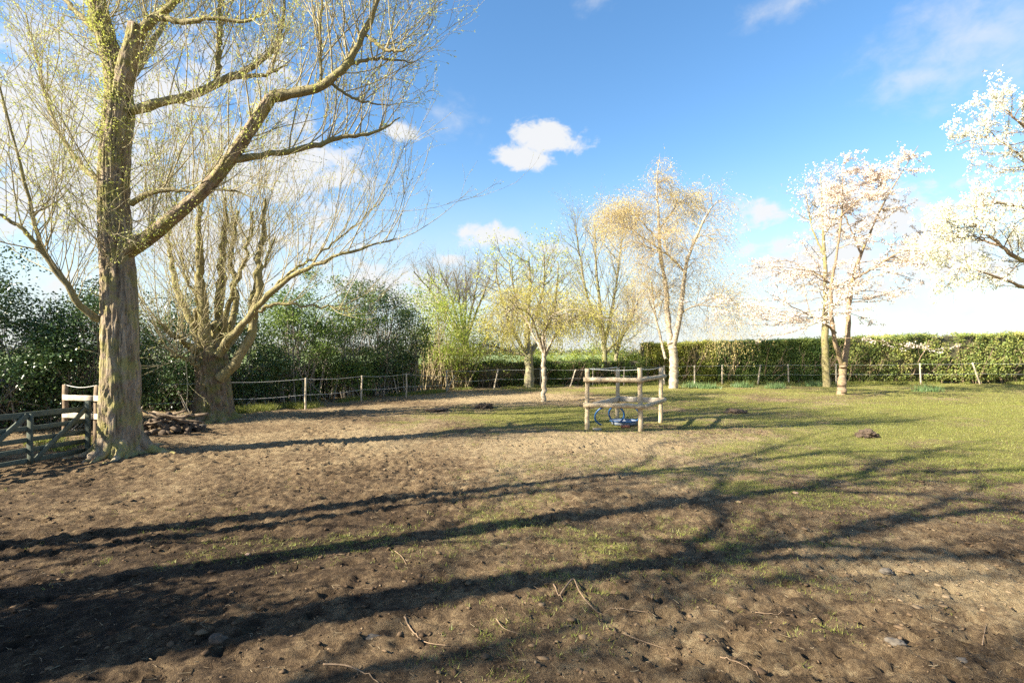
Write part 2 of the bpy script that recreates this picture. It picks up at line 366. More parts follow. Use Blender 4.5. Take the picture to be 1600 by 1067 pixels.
def relief(x, y):
    big = .05*fbm(x*.22, y*.22, o=3, seed=1)+.035*fbm(x*.9, y*.9, o=3, seed=2)
    rough = np.clip(1-.75*gmask(x, y), .25, 1)*(1-sstep(20, 34, y))
    p = fbm(x*3.3, y*4.2, o=4, seed=3, g=.6); r = 1-np.abs(fbm(x*5.2, y*6.0, o=4, seed=4, g=.6))*2
    mud = .050*np.where(p < -.06, p+.06, .35*p)+.032*(r-.55)+.024*fbm(x*17, y*17, o=3, seed=6)
    mud = mud*(.55+.7*sstep(-.25, .35, fbm(x*.45, y*.45, o=3, seed=77)))
    for cx, cy, r0, wdt in ((-3.9, 8.9, 1.25, .22), (-5.4, 7.6, 1.5, .3), (-4.2, 6.4, 1.3, .25)):   # tyre tracks
        rr = np.hypot(x-cx, y-cy); ang = np.arctan2(y-cy, x-cx)
        mk = np.exp(-((rr-r0)/wdt)**4)*np.exp(-(ang/.75)**4)
        mud = mud*(1-.8*mk)+mk*(.014*np.sin(rr*2*np.pi/.11)-.012)
    fine = 1-np.abs(fbm(x*13+7, y*13, o=3, seed=23, g=.6))*2.2
    crumb = sstep(-.2, .35, fbm(x*.7+9, y*.7, o=3, seed=24))
    mud = mud+hoof(x, y)+.034*(fine-.5)*(.35+.65*crumb)*(1-sstep(9, 15, y))
    return big*(1-sstep(30, 60, y))*1.0+mud*rough*1.15
def gz(x, y):
    return float(relief(np.array([float(x)]), np.array([float(y)]))[0])
def axis(dense0, dense1, step, grow_, far0, far1):
    a = list(np.arange(dense0, dense1, step)); s = step
    while a[-1] < far1: s *= grow_; a.append(a[-1]+s)
    s = step
    while a[0] > far0: s *= grow_; a.insert(0, a[0]-s)
    return np.array(a)
gx = axis(-7.2, 7.2, .032, 1.045, -1500, 1500)
gy = [2.3]
while gy[-1] < 34: gy.append(gy[-1]+max(.022, gy[-1]*.0068))
s_ = .2
while gy[-1] < 2500: s_ *= 1.12; gy.append(gy[-1]+s_)
s_ = .03; pre = [2.3]
while pre[-1] > -60: s_ *= 1.12; pre.append(pre[-1]-s_)
gy = np.array(pre[:0:-1]+gy)
X, Y = np.meshgrid(gx, gy); nx, ny = len(gx), len(gy)
x1, y1 = X.ravel(), Y.ravel()
z1 = relief(x1, y1)
i, j = np.meshgrid(np.arange(nx-1), np.arange(ny-1)); k = (j*nx+i).ravel()
G = Geo().add(np.stack([x1, y1, z1], 1), np.stack([k, k+1, k+1+nx, k+nx], 1), gmask(x1, y1))
gme = G.mesh('ground')
at_ = gme.attributes.new('dry', 'FLOAT', 'POINT'); at_.data.foreach_set('value', dry_sun_mask(x1, y1).astype(np.float32))  # soil dryness plus the painted sun spot near the pen
def ground_fn(node, t):
    geo = node('ShaderNodeNewGeometry').outputs['Position']
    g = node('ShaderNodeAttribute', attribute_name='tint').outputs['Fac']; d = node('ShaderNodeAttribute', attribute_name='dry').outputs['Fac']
    nf = noise(node, t, 30, 8, .75, vec=geo); nm = noise(node, t, 6, 5, .65, vec=geo); nff = noise(node, t, 120, 3, .7, vec=geo)
    def mth(op, a, b, clamp=False):
        q = node('ShaderNodeMath', operation=op, ins={0: a, 1: b}); q.use_clamp = clamp; return q.outputs[0]
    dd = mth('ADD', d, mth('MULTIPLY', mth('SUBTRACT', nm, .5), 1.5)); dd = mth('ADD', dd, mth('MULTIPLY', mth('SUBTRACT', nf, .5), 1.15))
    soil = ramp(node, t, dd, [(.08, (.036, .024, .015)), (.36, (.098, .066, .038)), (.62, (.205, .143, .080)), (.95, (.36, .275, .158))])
    # straw and pale grit flecks
    fl = node('ShaderNodeMapRange', ins={0: nff, 1: .66, 2: .74, 3: 0., 4: .55}).outputs[0]
    soil = node('ShaderNodeMixRGB', ins={0: fl, 1: soil, 2: (.28, .22, .14, 1)}).outputs[0]
    gg = mth('ADD', g, mth('MULTIPLY', mth('SUBTRACT', nf, .5), 1.3)); gg = mth('ADD', gg, mth('MULTIPLY', mth('SUBTRACT', nm, .5), .5))
    gf = node('ShaderNodeMapRange', ins={0: gg, 1: .48, 2: .78, 3: 0., 4: .85}).outputs[0]
    gn = noise(node, t, 9, 5, .7, vec=geo)
    grass = ramp(node, t, gn, [(.3, (.12, .135, .025)), (.5, (.205, .205, .045)), (.7, (.29, .265, .085))])
    c = node('ShaderNodeMixRGB', ins={0: gf, 1: soil, 2: grass}).outputs[0]
    # the field beyond the hedge is an even young crop
    sy = node('ShaderNodeSeparateXYZ', ins={0: geo}).outputs[1]
    ff = node('ShaderNodeMapRange', ins={0: sy, 1: 36., 2: 38., 3: 0., 4: 1.}).outputs[0]
    crop = ramp(node, t, noise(node, t, .05, 4, vec=geo), [(.3, (.15, .20, .08)), (.7, (.20, .25, .11))])
    c = node('ShaderNodeMixRGB', ins={0: ff, 1: c, 2: crop}).outputs[0]
    h = mth('ADD', mth('MULTIPLY', nf, 1.0), mth('MULTIPLY', nff, .35))
    b = node('ShaderNodeBump', ins={'Strength': 1.0, 'Distance': .06, 'Height': h}).outputs[0]
    return node('ShaderNodeBsdfPrincipled', ins={'Base Color': c, 'Roughness': .93, 'Normal': b, 'Specular IOR Level': .15}).outputs[0]
M['ground'] = mat('muddy_paddock', ground_fn)
tag(link('ground', gme, M['ground']), kind='structure')

# ------------------------------------------------------------------ big crack willow (left foreground)
rng = np.random.default_rng(11)
def bark_trunk(ctrl, rad, rings, S, amp, seed, flare=0.0, fz=.3, lobes=5, topcap=True):
    """a furrowed trunk: ctrl points and radii, ridged along its length, flared into roots at the foot"""
    Pc = catmull(ctrl, rings); Rc = np.interp(np.linspace(0, 1, rings), np.linspace(0, 1, len(rad)), rad)
    T = unit(np.gradient(Pc, axis=0)); a = np.array([1.0, .05, 0]); U = unit(a-T*(T@a)[:, None]); W = np.cross(T, U)
    th = np.arange(S)*2*np.pi/S; s = np.concatenate([[0], np.cumsum(np.linalg.norm(np.diff(Pc, axis=0), axis=1))])
    TH, SS = np.meshgrid(th, s); cx, cy = np.cos(TH), np.sin(TH); RR = Rc[:, None]
    tw = SS*.12
    cxx, cyy = np.cos(TH+tw), np.sin(TH+tw)
    f = 6.0
    rid = np.minimum(np.abs(fbm(cxx*f, cyy*f, SS*1.25, o=3, seed=seed, g=.5))*4.5, 1)*1.3-.45
    lump = fbm(cx*1.3, cy*1.3, SS*.7, o=3, seed=seed+50)
    R = RR*(1+.09*lump)+amp*(rid-.4)+amp*.5*fbm(cxx*13, cyy*13, SS*7, o=2, seed=seed+9)
    if flare:
        lob = .5+.5*np.cos(lobes*TH+2.2*vnoise(cx*1.1, cy*1.1, seed=seed+3))
        R = R+RR*flare*np.exp(-SS/fz)*(.35+.95*lob**1.5)
    V = Pc[:, None]+R[..., None]*(cx[..., None]*U[:, None]+cy[..., None]*W[:, None])
    jj = np.arange(S); F = []
    ii = np.arange(rings-1)[:, None]*S
    F = np.stack([ii+jj, ii+(jj+1) % S, ii+S+(jj+1) % S, ii+S+jj], -1).reshape(-1, 4)
    V = V.reshape(-1, 3)
    if topcap:
        V = np.concatenate([V, [Pc[-1]]]); q = (rings-1)*S
        F = np.concatenate([F, [[len(V)-1, q+t_, q+(t_+1) % S, -1] for t_ in range(S)]])
    return V, F
def limb(ctrl, rad, n=26, jit=.0, rng=rng):
    P = catmull(ctrl, n); R = np.interp(np.linspace(0, 1, n), np.linspace(0, 1, len(rad)), rad)
    if jit: P[1:-1] += rng.normal(size=(n-2, 3))*jit
    R = R*(1+.07*rng.normal(size=n)); return P, R
D1 = 10.0
b1 = at(190, 708, D1); b1[2] = gz(b1[0], b1[1])-.08
wt = thing('willow_tree', 'tall willow with furrowed grey trunk beside the wooden gate, leaning limb to the right', 'tree', tuple(b1))
g = Geo()
k = D1/800
tr = [b1, at(188, 640, D1), at(188, 560, D1), at(186, 470, D1), at(183, 400, D1), at(178, 320, D1+.05), at(180, 240, D1+.1), at(186, 170, D1+.15), at(180, 110, D1+.2), at(163, 50, D1+.25), at(150, -10, D1+.3), at(138, -120, D1+.3), at(128, -260, D1+.4)]
g.add(*bark_trunk(tr, [.36, .335, .305, .295, .262, .252, .247, .23, .17, .145, .13, .10, .055], 240, 120, .036, 3, .62, .17, 6))
# sawn-off right fork
g.add(*bark_trunk([at(190, 150, D1+.1), at(200, 100, D1), at(210, 65, D1-.05), at(213, 38, D1-.1)], [.16, .155, .14, .125], 50, 48, .02, 8))
# limb bases on the trunk
L1 = [at(200, 392, D1), at(228, 374, D1-.1), at(262, 347, D1-.25), at(330, 285, D1-.5), at(385, 212, D1-.7), at(424, 152, D1-.8)]
g.add(*bark_trunk(L1, [.155, .14, .122, .11, .105, .092], 70, 40, .014, 21))
link('trunk', g.mesh('willow_trunk', b1), M['willow_bark'], wt)
def W_(pts): return [at(a, b, D1+c) for a, b, c in pts]
limbs = [ (W_([(424, 152, -.8), (455, 146, -.85), (510, 131, -.9), (545, 95, -.95), (570, 50, -1.0), (592, -10, -1.05), (603, -110, -1.1)]), [.105, .085, .072, .062, .052, .04, .02]),
 (W_([(362, 250, -.6), (420, 241, -.5), (490, 228, -.4), (535, 214, -.3), (583, 208, -.3), (625, 184, -.2)]), [.07, .055, .05, .042, .03, .012]),
 (W_([(205, 172, .1), (250, 160, .2), (300, 150, .35), (345, 128, .5), (390, 108, .6), (425, 80, .7), (440, 40, .8), (446, -20, .9)]), [.10, .09, .08, .075, .06, .05, .04, .02]),
 (W_([(341, 128, .5), (341, 80, .45), (344, 30, .4), (346, -60, .4)]), [.055, .05, .045, .03]),
 (W_([(350, 122, .5), (400, 118, .4), (424, 114, .3), (450, 100, .2)]), [.05, .04, .03, .01]),
 (W_([(155, 500, -.1), (128, 480, -.3), (104, 445, -.5), (72, 400, -.7), (58, 365, -.8), (40, 290, -.9), (10, 180, -1.0), (-20, 60, -1.1)]), [.075, .065, .055, .047, .036, .026, .018, .01]),
 (W_([(72, 400, -.7), (30, 355, -.9), (-10, 330, -1.0), (-60, 300, -1.2)]), [.045, .035, .025, .012]),
 (W_([(205, 318, -.2), (232, 302, -.3), (262, 297, -.4), (300, 299, -.5), (350, 296, -.5), (400, 308, -.6)]), [.06, .05, .04, .03, .022, .01]),
 (W_([(213, 58, 0), (236, 34, -.1), (250, 22, -.1), (275, 0, -.2), (300, -60, -.3)]), [.10, .08, .07, .06, .03]),
 (W_([(250, 26, -.1), (285, 36, -.2), (330, 28, -.3), (380, 34, -.3), (420, 20, -.4)]), [.06, .05, .04, .03, .01]),
 (W_([(165, 60, .2), (120, 20, .4), (80, -30, .6), (30, -120, .8)]), [.07, .05, .04, .02]),
 (W_([(160, 290, .2), (120, 250, .5), (85, 190, .8), (60, 110, 1.0), (40, 20, 1.2)]), [.06, .05, .035, .025, .012]),
 (W_([(185, 150, .4), (225, 90, 1.2), (262, 20, 1.8), (285, -90, 2.2)]), [.09, .07, .05, .02]),
 (W_([(572, 55, -1.0), (610, 80, -1.1), (650, 72, -1.2)]), [.035, .025, .008]),
 (W_([(545, 100, -.95), (590, 92, -.8), (650, 98, -.7)]), [.035, .025, .008]),
 (W_([(515, 130, -.9), (545, 150, -.7), (570, 160, -.6), (610, 165, -.5)]), [.03, .025, .02, .008]),
 (W_([(502, 131, -.9), (500, 70, -.9), (502, 0, -.9), (500, -60, -.9)]), [.03, .025, .02, .01])]
tw = []
PL = []
for c, r in limbs:
    P, R = limb(c, r, 26, .012); PL.append((P, R))
    link('limb', Geo().add(*tubes(P, R, 10)).mesh('willow_limb', b1), M['mossy_bark'], wt)
P1c, R1c = limb(L1, [.21, .19, .17, .155, .15, .13], 26); PL.append((P1c, R1c))
Pt, Rt = limb(tr[3:], [.37, .33, .31, .3, .29, .22, .19, .17, .13, .07], 26)
PA = np.stack([p for p, r in PL]); RA = np.stack([r for p, r in PL])
lens = np.linalg.norm(PA[:, -1]-PA[:, 0], axis=1); cnt = np.maximum(5, (lens*7.5).astype(int))
cg = Geo(); lf = []
# upright whips from the limbs
po, dr, ra, t_, ix = spawn(PA, RA, cnt, .12, 1, 55, 18, rng, up=1.6)
P2, R2 = grow(po, dr+np.array([.05, 0, .35]), rng.uniform(.7, 2.6, len(po)), np.minimum(ra*.5, rng.uniform(.007, .017, len(po))), 8, .10, (0, 0, .11), rng, .3)
po, dr, ra, t_, ix = spawn(Pt[None], Rt[None], 90, .05, 1, 60, 18, rng, up=.6)
po = po+unit(dr)*ra[:, None]*.8
P2b, R2b = grow(po, dr, rng.uniform(.5, 2.6, len(po)), rng.uniform(.006, .015, len(po)), 8, .10, (0, 0, .13), rng, .3)
P2 = np.concatenate([P2, P2b]); R2 = np.concatenate([R2, R2b])
cg.add(*tubes(P2, R2, 4))
po, dr, ra, t_, ix = spawn(P2, R2, 5, .2, 1, 34, 12, rng, up=.7)
P3, R3 = grow(po, dr, rng.uniform(.3, 1.15, len(po)), rng.uniform(.0035, .006, len(po)), 5, .13, (0, 0, .03), rng, .4)
cg.add(*tubes(P3, R3, 3))
po, dr, ra, t_, ix = spawn(P3, R3, 3, .25, 1, 36, 14, rng)
P4, R4 = grow(po, dr, rng.uniform(.15, .55, len(po)), rng.uniform(.0024, .0036, len(po)), 3, .16, (0, 0, -.03), rng, .5)
cg.add(*tubes(P4, R4, 3))
print('willow1', len(P2), len(P3), len(P4))
cr = link('crown', cg.mesh('willow_crown', b1, False), M['pale_twig'], wt)
q1, d1 = along(P4, 4, rng, .3); q2, d2 = along(P3, 3, rng, .3)
lv = Geo(); lv.add(*leafq(np.concatenate([q1, q2]), .048, .019, rng, 0, np.concatenate([d1, d2])))
# sprouting tufts hugging the upper trunk and the big limb
def sprouts(PP, RR, n, k_, spread, L):
    n0 = rng.integers(0, len(PP)-1, n); c = PP[n0]+(PP[n0+1]-PP[n0])*rng.uniform(0, 1, (n, 1)); o = unit(rng.normal(size=(n, 3))+[0, -.5, .1])
    c = c+o*RR[n0][:, None]*1.02; p = np.repeat(c, k_, 0)+rng.normal(size=(n*k_, 3))*spread
    return leafq(p, L, L*.5, rng, 0, np.repeat(o, k_, 0))
lv.add(*sprouts(Pt[8:], Rt[8:], 900, 6, .035, .045)); lv.add(*sprouts(Pt[2:10], Rt[2:10], 50, 5, .04, .045)); lv.add(*sprouts(P1c, R1c, 240, 5, .04, .045))
for P, R in PL[:4]+PL[8:10]: lv.add(*sprouts(P, R, 60, 4, .035, .04))
link('leaves', lv.mesh('willow_leaves', b1, False), M['willow_leaf'], cr)

def roots(base, r0, n, L, mt, o, seed):
    rg = np.random.default_rng(seed)
    for i_ in range(n):
        a = 2*np.pi*i_/n+rg.uniform(-.35, .35); l = L*rg.uniform(.6, 1.2); m = 14; t = np.linspace(0, 1, m); a2 = a+rg.uniform(-.5, .5)*t
        x = base[0]+np.cos(a2)*(r0*.72+l*t); y = base[1]+np.sin(a2)*(r0*.72+l*t); rr = rg.uniform(.07, .12)*(1-t)**.8+.012
        z = relief(x, y)+.30*np.exp(-t*7)+rr*.35-.06*t
        link('root', Geo().add(*tubes(np.stack([x, y, z], 1), rr*(1+.08*rg.normal(size=m)), 9)).mesh('root', base), mt, o)
roots(b1, .40, 9, .85, M['willow_bark'], wt, 41)

# ------------------------------------------------------------------ pollard willow behind it
D2 = 15.2
b2 = at(335, 655, D2); b2[2] = gz(b2[0], b2[1])-.08
pt = thing('pollard_willow', 'stout short-trunked pollard willow with many spreading stems, behind the tall willow', 'tree', tuple(b2))
def W2(pts): return [at(a, b, D2+c) for a, b, c in pts]
g = Geo()
g.add(*bark_trunk([b2, at(335, 620, D2), at(333, 585, D2), at(330, 558, D2), at(328, 540, D2)], [.53, .47, .43, .44, .32], 130, 120, .05, 33, .38, .22, 7))
stems2 = [(W2([(322, 560, 0), (305, 515, .1), (288, 480, .2), (272, 430, .3), (265, 385, .3), (262, 330, .4)]), [.24, .17, .14, .11, .08, .05]),
 (W2([(328, 560, -.2), (318, 500, -.3), (314, 440, -.3), (312, 380, -.3), (308, 320, -.3)]), [.26, .2, .17, .13, .07]),
 (W2([(336, 555, .1), (340, 500, .1), (345, 440, .1), (350, 380, .1), (352, 310, .1)]), [.25, .19, .16, .12, .06]),
 (W2([(345, 560, .3), (362, 510, .5), (368, 450, .6), (362, 400, .7), (372, 330, .8)]), [.2, .14, .12, .1, .05]),
 (W2([(345, 590, -.3), (372, 560, -.4), (392, 520, -.4), (400, 480, -.4), (404, 420, -.4), (410, 370, -.4), (414, 310, -.4)]), [.24, .19, .17, .16, .14, .11, .06]),
 (W2([(340, 555, -.4), (365, 525, -.6), (395, 490, -.8), (430, 455, -1.0), (470, 425, -1.1), (520, 405, -1.2), (570, 385, -1.2), (620, 372, -1.2)]), [.18, .14, .13, .11, .08, .06, .045, .02]),
 (W2([(395, 492, -.5), (430, 476, -.6), (475, 477, -.7), (520, 480, -.7), (560, 490, -.7)]), [.08, .06, .045, .03, .01]),
 (W2([(425, 458, -1.0), (455, 425, -1.0), (500, 395, -.9), (545, 360, -.8), (600, 310, -.7)]), [.07, .055, .045, .03, .01]),
 (W2([(312, 548, -.2), (290, 535, -.6), (265, 520, -1), (245, 505, -1.2)]), [.15, .1, .07, .03]),
 (W2([(318, 580, -.3), (290, 560, -.7), (262, 556, -1)]), [.10, .06, .02]),
 (W2([(300, 510, .1), (310, 470, -.2), (292, 440, -.3), (283, 395, -.3)]), [.09, .08, .06, .03]),
 (W2([(348, 550, .6), (385, 500, 1.0), (400, 440, 1.3), (430, 370, 1.5)]), [.15, .1, .08, .04]),
 (W2([(345, 540, .2), (358, 470, -.3), (385, 400, -.5), (395, 330, -.6)]), [.14, .1, .07, .03])]
PL = []
for c, r in stems2:
    P, R = limb(c, np.array(r)*.72, 26, .035); PL.append((P, R))
link('trunk', g.mesh('pollard_trunk', b2), M['pollard_bark'], pt); roots(b2, .55, 8, .9, M['pollard_bark'], pt, 42)
for P, R in PL: link('limb', Geo().add(*tubes(P, R, 12)).mesh('pollard_limb', b2), M['mossy_bark'], pt)
PA = np.stack([p for p, r in PL]); RA = np.stack([r for p, r in PL])
po, dr, ra, t_, ix = spawn(PA, RA, 19, .3, 1, 34, 13, rng, up=1.2)
P2, R2 = grow(po, dr+np.array([0, 0, .3]), rng.uniform(1.2, 4.2, len(po))*(.6+.5*t_), np.minimum(ra*.6, rng.uniform(.008, .018, len(po))), 9, .085, (0, 0, .10), rng, .28)
cg = Geo(); cg.add(*tubes(P2, R2, 4))
po, dr, ra, t_, ix = spawn(P2, R2, 5, .2, 1, 30, 10, rng, up=.7)
P3, R3 = grow(po, dr, rng.uniform(.5, 1.5, len(po)), rng.uniform(.0045, .008, len(po)), 6, .11, (0, 0, .05), rng, .4)
cg.add(*tubes(P3, R3, 3))
po, dr, ra, t_, ix = spawn(P3, R3, 2, .25, 1, 34, 12, rng)
P4, R4 = grow(po, dr, rng.uniform(.2, .6, len(po)), rng.uniform(.003, .0045, len(po)), 4, .14, (0, 0, -.02), rng, .5)
cg.add(*tubes(P4, R4, 3)); print('pollard', len(P2), len(P3), len(P4))
cr = link('crown', cg.mesh('pollard_crown', b2, False), M['pale_twig'], pt)
q1, d1 = along(P4, 2, rng, .3); q2, d2 = along(P3, 3, rng, .3)
lv = Geo(); lv.add(*leafq(np.concatenate([q1, q2]), .05, .02, rng, 0, np.concatenate([d1, d2])))
for P, R in PL: lv.add(*sprouts(P[8:], R[8:], 24, 4, .05, .05))
link('leaves', lv.mesh('pollard_leaves', b2, False), M['willow_leaf'], cr)

# ------------------------------------------------------------------ smaller trees in the paddock and behind it
def build_tree(name, label, base, stems, levels, bark, twigm, leafm=None, leaves=(), seed=1, group=None, trunk_sides=14, leafname='leaves', extra=None):
    """stems: list of (ctrl points, radii); levels: dicts k,t0,t1,ang,asd,L(t,z)->len,r,m,wander,trop,up ; the first level's limbs join the trunk"""
    rg = np.random.default_rng(seed); base = np.array(base, float)
    o = thing(name, label, 'tree', tuple(base), group)
    tg = Geo(); PL = []
    for c, r in stems:
        P, R = limb([np.array(q, float) for q in c], r, 26, .015, rg); PL.append((P, R)); tg.add(*tubes(P, R, trunk_sides))
    P = np.stack([p for p, r in PL]); R = np.stack([r for p, r in PL])
    cg = Geo(); store = []
    for li, lv in enumerate(levels):
        kk = np.array([0 if q in lv.get('skip', ()) else lv['k'] for q in range(len(P))]) if li == 0 else lv['k']
        po, dr, ra, t, ix = spawn(P, R, kk, lv['t0'], lv.get('t1', 1), lv['ang'], lv.get('asd', 10), rg, lv.get('up', 0))
        L = lv['L'](t, po-base) if callable(lv['L']) else rg.uniform(*lv['L'], len(po))
        L = L*rg.uniform(.75, 1.25, len(po))
        r = np.minimum(ra*lv.get('rk', .6), lv['r']*rg.uniform(.75, 1.2, len(po)))
        if lv.get('squash'): dr = unit(dr*np.array([1, 1, lv['squash']]))
        P, R = grow(po, dr, L, r, lv.get('m', 6), lv.get('wander', .1), lv.get('trop', (0, 0, 0)), rg, lv.get('end', .35), lv.get('tropg', 0))
        (tg if li == 0 and lv.get('limb', True) else cg).add(*tubes(P, R, 5 if li == 0 else 3)); store.append(P)
    link('trunk', tg.mesh(name+'_trunk', base), bark, o)
    cr = link('crown', cg.mesh(name+'_crown', base, False), twigm, o)
    if leafm is not None:
        lg = Geo()
        for lev, k, L, W, spread, t0, *per in leaves:
            q, d = along(store[lev], k, rg, t0)
            if per: q = np.repeat(q, per[0], 0); d = np.repeat(d, per[0], 0)
            q = q+rg.normal(size=q.shape)*spread
            lg.add(*leafq(q, L, W, rg, 0, d if spread < .03 else None))
        link(leafname, lg.mesh(name+'_leaves', base, False), leafm, cr)
    return o
def B(px, py):
    d = CAM_H*800/(py-550); x = (px-800)/800*d; return np.array([x, d, gz(x, d)-.05])

# weeping grafted tree with an umbrella crown
b = B(849, 627); d = b[1]
def Z(px, py, dd=0): return at(px, py, d+dd)
arms = [([b, Z(850, 590), Z(850, 560), Z(852, 548)], [.105, .092, .088, .08])]
for pts in ([(851, 556, 0), (836, 528, .2), (822, 500, .5), (800, 484, .8), (778, 492, 1.0)], [(851, 556, 0), (840, 522, -.4), (828, 492, -.9), (804, 482, -1.4), (786, 496, -1.8)],
            [(852, 556, 0), (864, 530, -.3), (882, 505, -.7), (915, 490, -1.1), (950, 500, -1.4)], [(852, 556, 0), (866, 528, .4), (890, 505, .9), (930, 492, 1.3), (975, 506, 1.6)],
            [(852, 556, 0), (852, 520, .6), (862, 494, 1.3), (876, 480, 2.2)], [(852, 556, 0), (850, 522, -.6), (862, 494, -1.3), (884, 484, -2.3)],
            [(852, 556, 0), (846, 524, .5), (836, 496, 1.2), (816, 480, 2.0)]):
    arms.append(([Z(*q) for q in pts], [.055, .045, .035, .028, .018]))
build_tree('weeping_tree', 'small weeping tree with pale straight trunk and umbrella crown left of the wooden pen', b, arms[:],
    [dict(k=16, skip=(0,), t0=.45, ang=55, asd=18, L=lambda t, p: .55+.45*t, r=.022, up=.2, trop=(0, 0, -.07), wander=.14, m=6),
     dict(k=8, t0=.2, ang=50, asd=20, L=(.4, .9), r=.008, trop=(0, 0, -.30), wander=.1, m=5),
     dict(k=4, t0=.2, ang=35, asd=14, L=(.4, .9), r=.005, trop=(0, 0, -.6), wander=.08, m=3)],
    M['birch_bark'], M['twig'], M['weeping_leaf'], [(2, 6, .065, .028, .008, .1), (1, 4, .065, .028, .008, .1)], seed=3)

# maple with new yellow leaf
b = B(827, 606); d = b[1]
st = [([b, Z(827, 575), Z(826, 550), Z(824, 520), Z(826, 480), Z(828, 440), Z(826, 400)], [.30, .25, .22, .17, .12, .08, .03]),
      ([Z(826, 556), Z(812, 535, -.4), Z(795, 505, -.8), Z(785, 470, -1), Z(775, 430, -1.2)], [.13, .10, .08, .06, .03]),
      ([Z(827, 552), Z(845, 530, .3), Z(862, 495, .6), Z(870, 450, .8), Z(872, 410, 1)], [.13, .10, .08, .06, .03]),
      ([Z(825, 556), Z(800, 550, .5), Z(775, 542, 1), Z(750, 535, 1.4)], [.10, .08, .05, .02]),
      ([Z(826, 520), Z(812, 480, .5), Z(800, 440, .8), Z(795, 405, 1)], [.10, .08, .05, .03]),
      ([Z(826, 520), Z(842, 480, -.5), Z(850, 440, -.9), Z(850, 400, -1.2)], [.10, .08, .05, .03])]
build_tree('maple_tree', 'round-crowned tree with yellow new leaf and thick short trunk behind the weeping tree', b, st,
    [dict(k=17, t0=.25, ang=50, asd=12, L=lambda t, p: 3.3-1.8*t, r=.027, up=.5, trop=(0, 0, .06), m=7),
     dict(k=7, t0=.2, ang=42, L=(.5, 1.2), r=.012, trop=(0, 0, .04), m=5), dict(k=3, t0=.3, ang=40, L=(.25, .6), r=.007, m=3)],
    M['grey_bark'], M['twig'], M['maple_leaf'], [(2, 2, .10, .07, .03, .5)], seed=5)

# bare ash behind: dense fan of grey twigs
b = np.array([-3.4, 37.0, -.05]); d = 37.0
st = [([b, Z(728, 560), Z(727, 530), Z(722, 500)], [.25, .22, .19, .15])]
for ax in (-62, -44, -26, -8, 8, 26, 44):
    st.append(([Z(726, 540), Z(724+ax*.35, 500, ax*.02), Z(722+ax*.8, 455, -ax*.02), Z(718+ax*1.15, 425, ax*.03)], [.12, .09, .06, .03]))
build_tree('bare_tree', 'bare grey fan-shaped tree without leaves beyond the left end of the low hedge', b, st,
    [dict(k=14, skip=(0,), t0=.3, ang=35, asd=10, L=lambda t, p: 2.2-.9*t, r=.03, up=.7, trop=(0, 0, .05), m=6),
     dict(k=8, t0=.2, ang=34, L=(.6, 1.3), r=.014, trop=(0, 0, .05), m=5), dict(k=4, t0=.2, ang=32, L=(.4, .8), r=.010, trop=(0, 0, .03), m=3)],
    M['grey_bark'], M['grey_twig'], seed=6)

# tall bare tree left of the birch, pair of trunks
b = at(945, 596, 33.0); b[2] = -.05; d = 33.0
st = [([b, Z(945, 560), Z(943, 530), Z(938, 480), Z(932, 420), Z(930, 370), Z(928, 335)], [.22, .18, .15, .11, .07, .04, .015]),
      ([Z(944, 540), Z(953, 500, .3), Z(962, 450, .5), Z(968, 400, .6), Z(975, 350, .8)], [.14, .11, .08, .05, .02]),
      ([Z(942, 520), Z(925, 485, -.5), Z(912, 440, -.8), Z(905, 390, -1), Z(898, 350, -1)], [.12, .09, .06, .04, .02]),
      ([Z(946, 550), Z(968, 530, -.5), Z(985, 505, -.8), Z(992, 470, -1)], [.10, .07, .04, .02]),
      ([b+[.7, .2, 0], Z(962, 565), Z(968, 535), Z(985, 500, .4), Z(990, 470, .5)], [.16, .14, .11, .07, .03])]
build_tree('ash_tree', 'tall thin-branched tree with few buds just left of the weeping birch', b, st,
    [dict(k=26, t0=.2, ang=40, asd=11, L=lambda t, p: 3.3-1.8*t, r=.026, up=.7, trop=(0, 0, .08), m=7),
     dict(k=8, t0=.2, ang=34, L=(.6, 1.4), r=.012, trop=(0, 0, .06), m=5), dict(k=3, t0=.3, ang=34, L=(.3, .7), r=.008, m=3)],
    M['grey_bark'], M['grey_twig'], M['maple_leaf'], [(2, 1, .07, .05, .03, .5)], seed=7)

# weeping silver birch, two main stems from one foot
b = B(1052, 607); d = b[1]
st = [([b, Z(1053, 580), Z(1052, 550), Z(1048, 535)], [.27, .23, .22, .19]),
      ([Z(1049, 545), Z(1044, 500, .2), Z(1040, 450, .3), Z(1032, 400, .4), Z(1029, 340, .4), Z(1026, 290, .4), Z(1031, 240, .3)], [.17, .15, .13, .10, .065, .035, .008]),
      ([Z(1050, 545), Z(1060, 505, -.3), Z(1067, 455, -.5), Z(1073, 410, -.6), Z(1088, 370, -.6), Z(1105, 335, -.6), Z(1120, 315, -.6)], [.16, .14, .12, .09, .07, .05, .02]),
      ([Z(1070, 425, -.5), Z(1045, 400, -.8), Z(1010, 385, -1), Z(985, 375, -1)], [.06, .05, .03, .015]),
      ([Z(1031, 390, .4), Z(1000, 368, .2), Z(975, 352, 0), Z(958, 348, 0)], [.05, .04, .025, .01]),
      ([Z(1064, 490, -.3), Z(1085, 478, -.8), Z(1120, 480, -1), Z(1145, 490, -1)], [.05, .04, .025, .01]),
      ([Z(1040, 560, .5), Z(1030, 520, .8), Z(1022, 480, .9), Z(1018, 440, 1)], [.08, .07, .05, .03]),
      ([Z(1029, 360, .4), Z(1048, 335, .8), Z(1060, 318, 1), Z(1072, 312, 1)], [.05, .04, .025, .01]),
      ([Z(1029, 375, .4), Z(1006, 350, .9), Z(992, 335, 1.2), Z(975, 330, 1.3)], [.05, .04, .025, .01])]
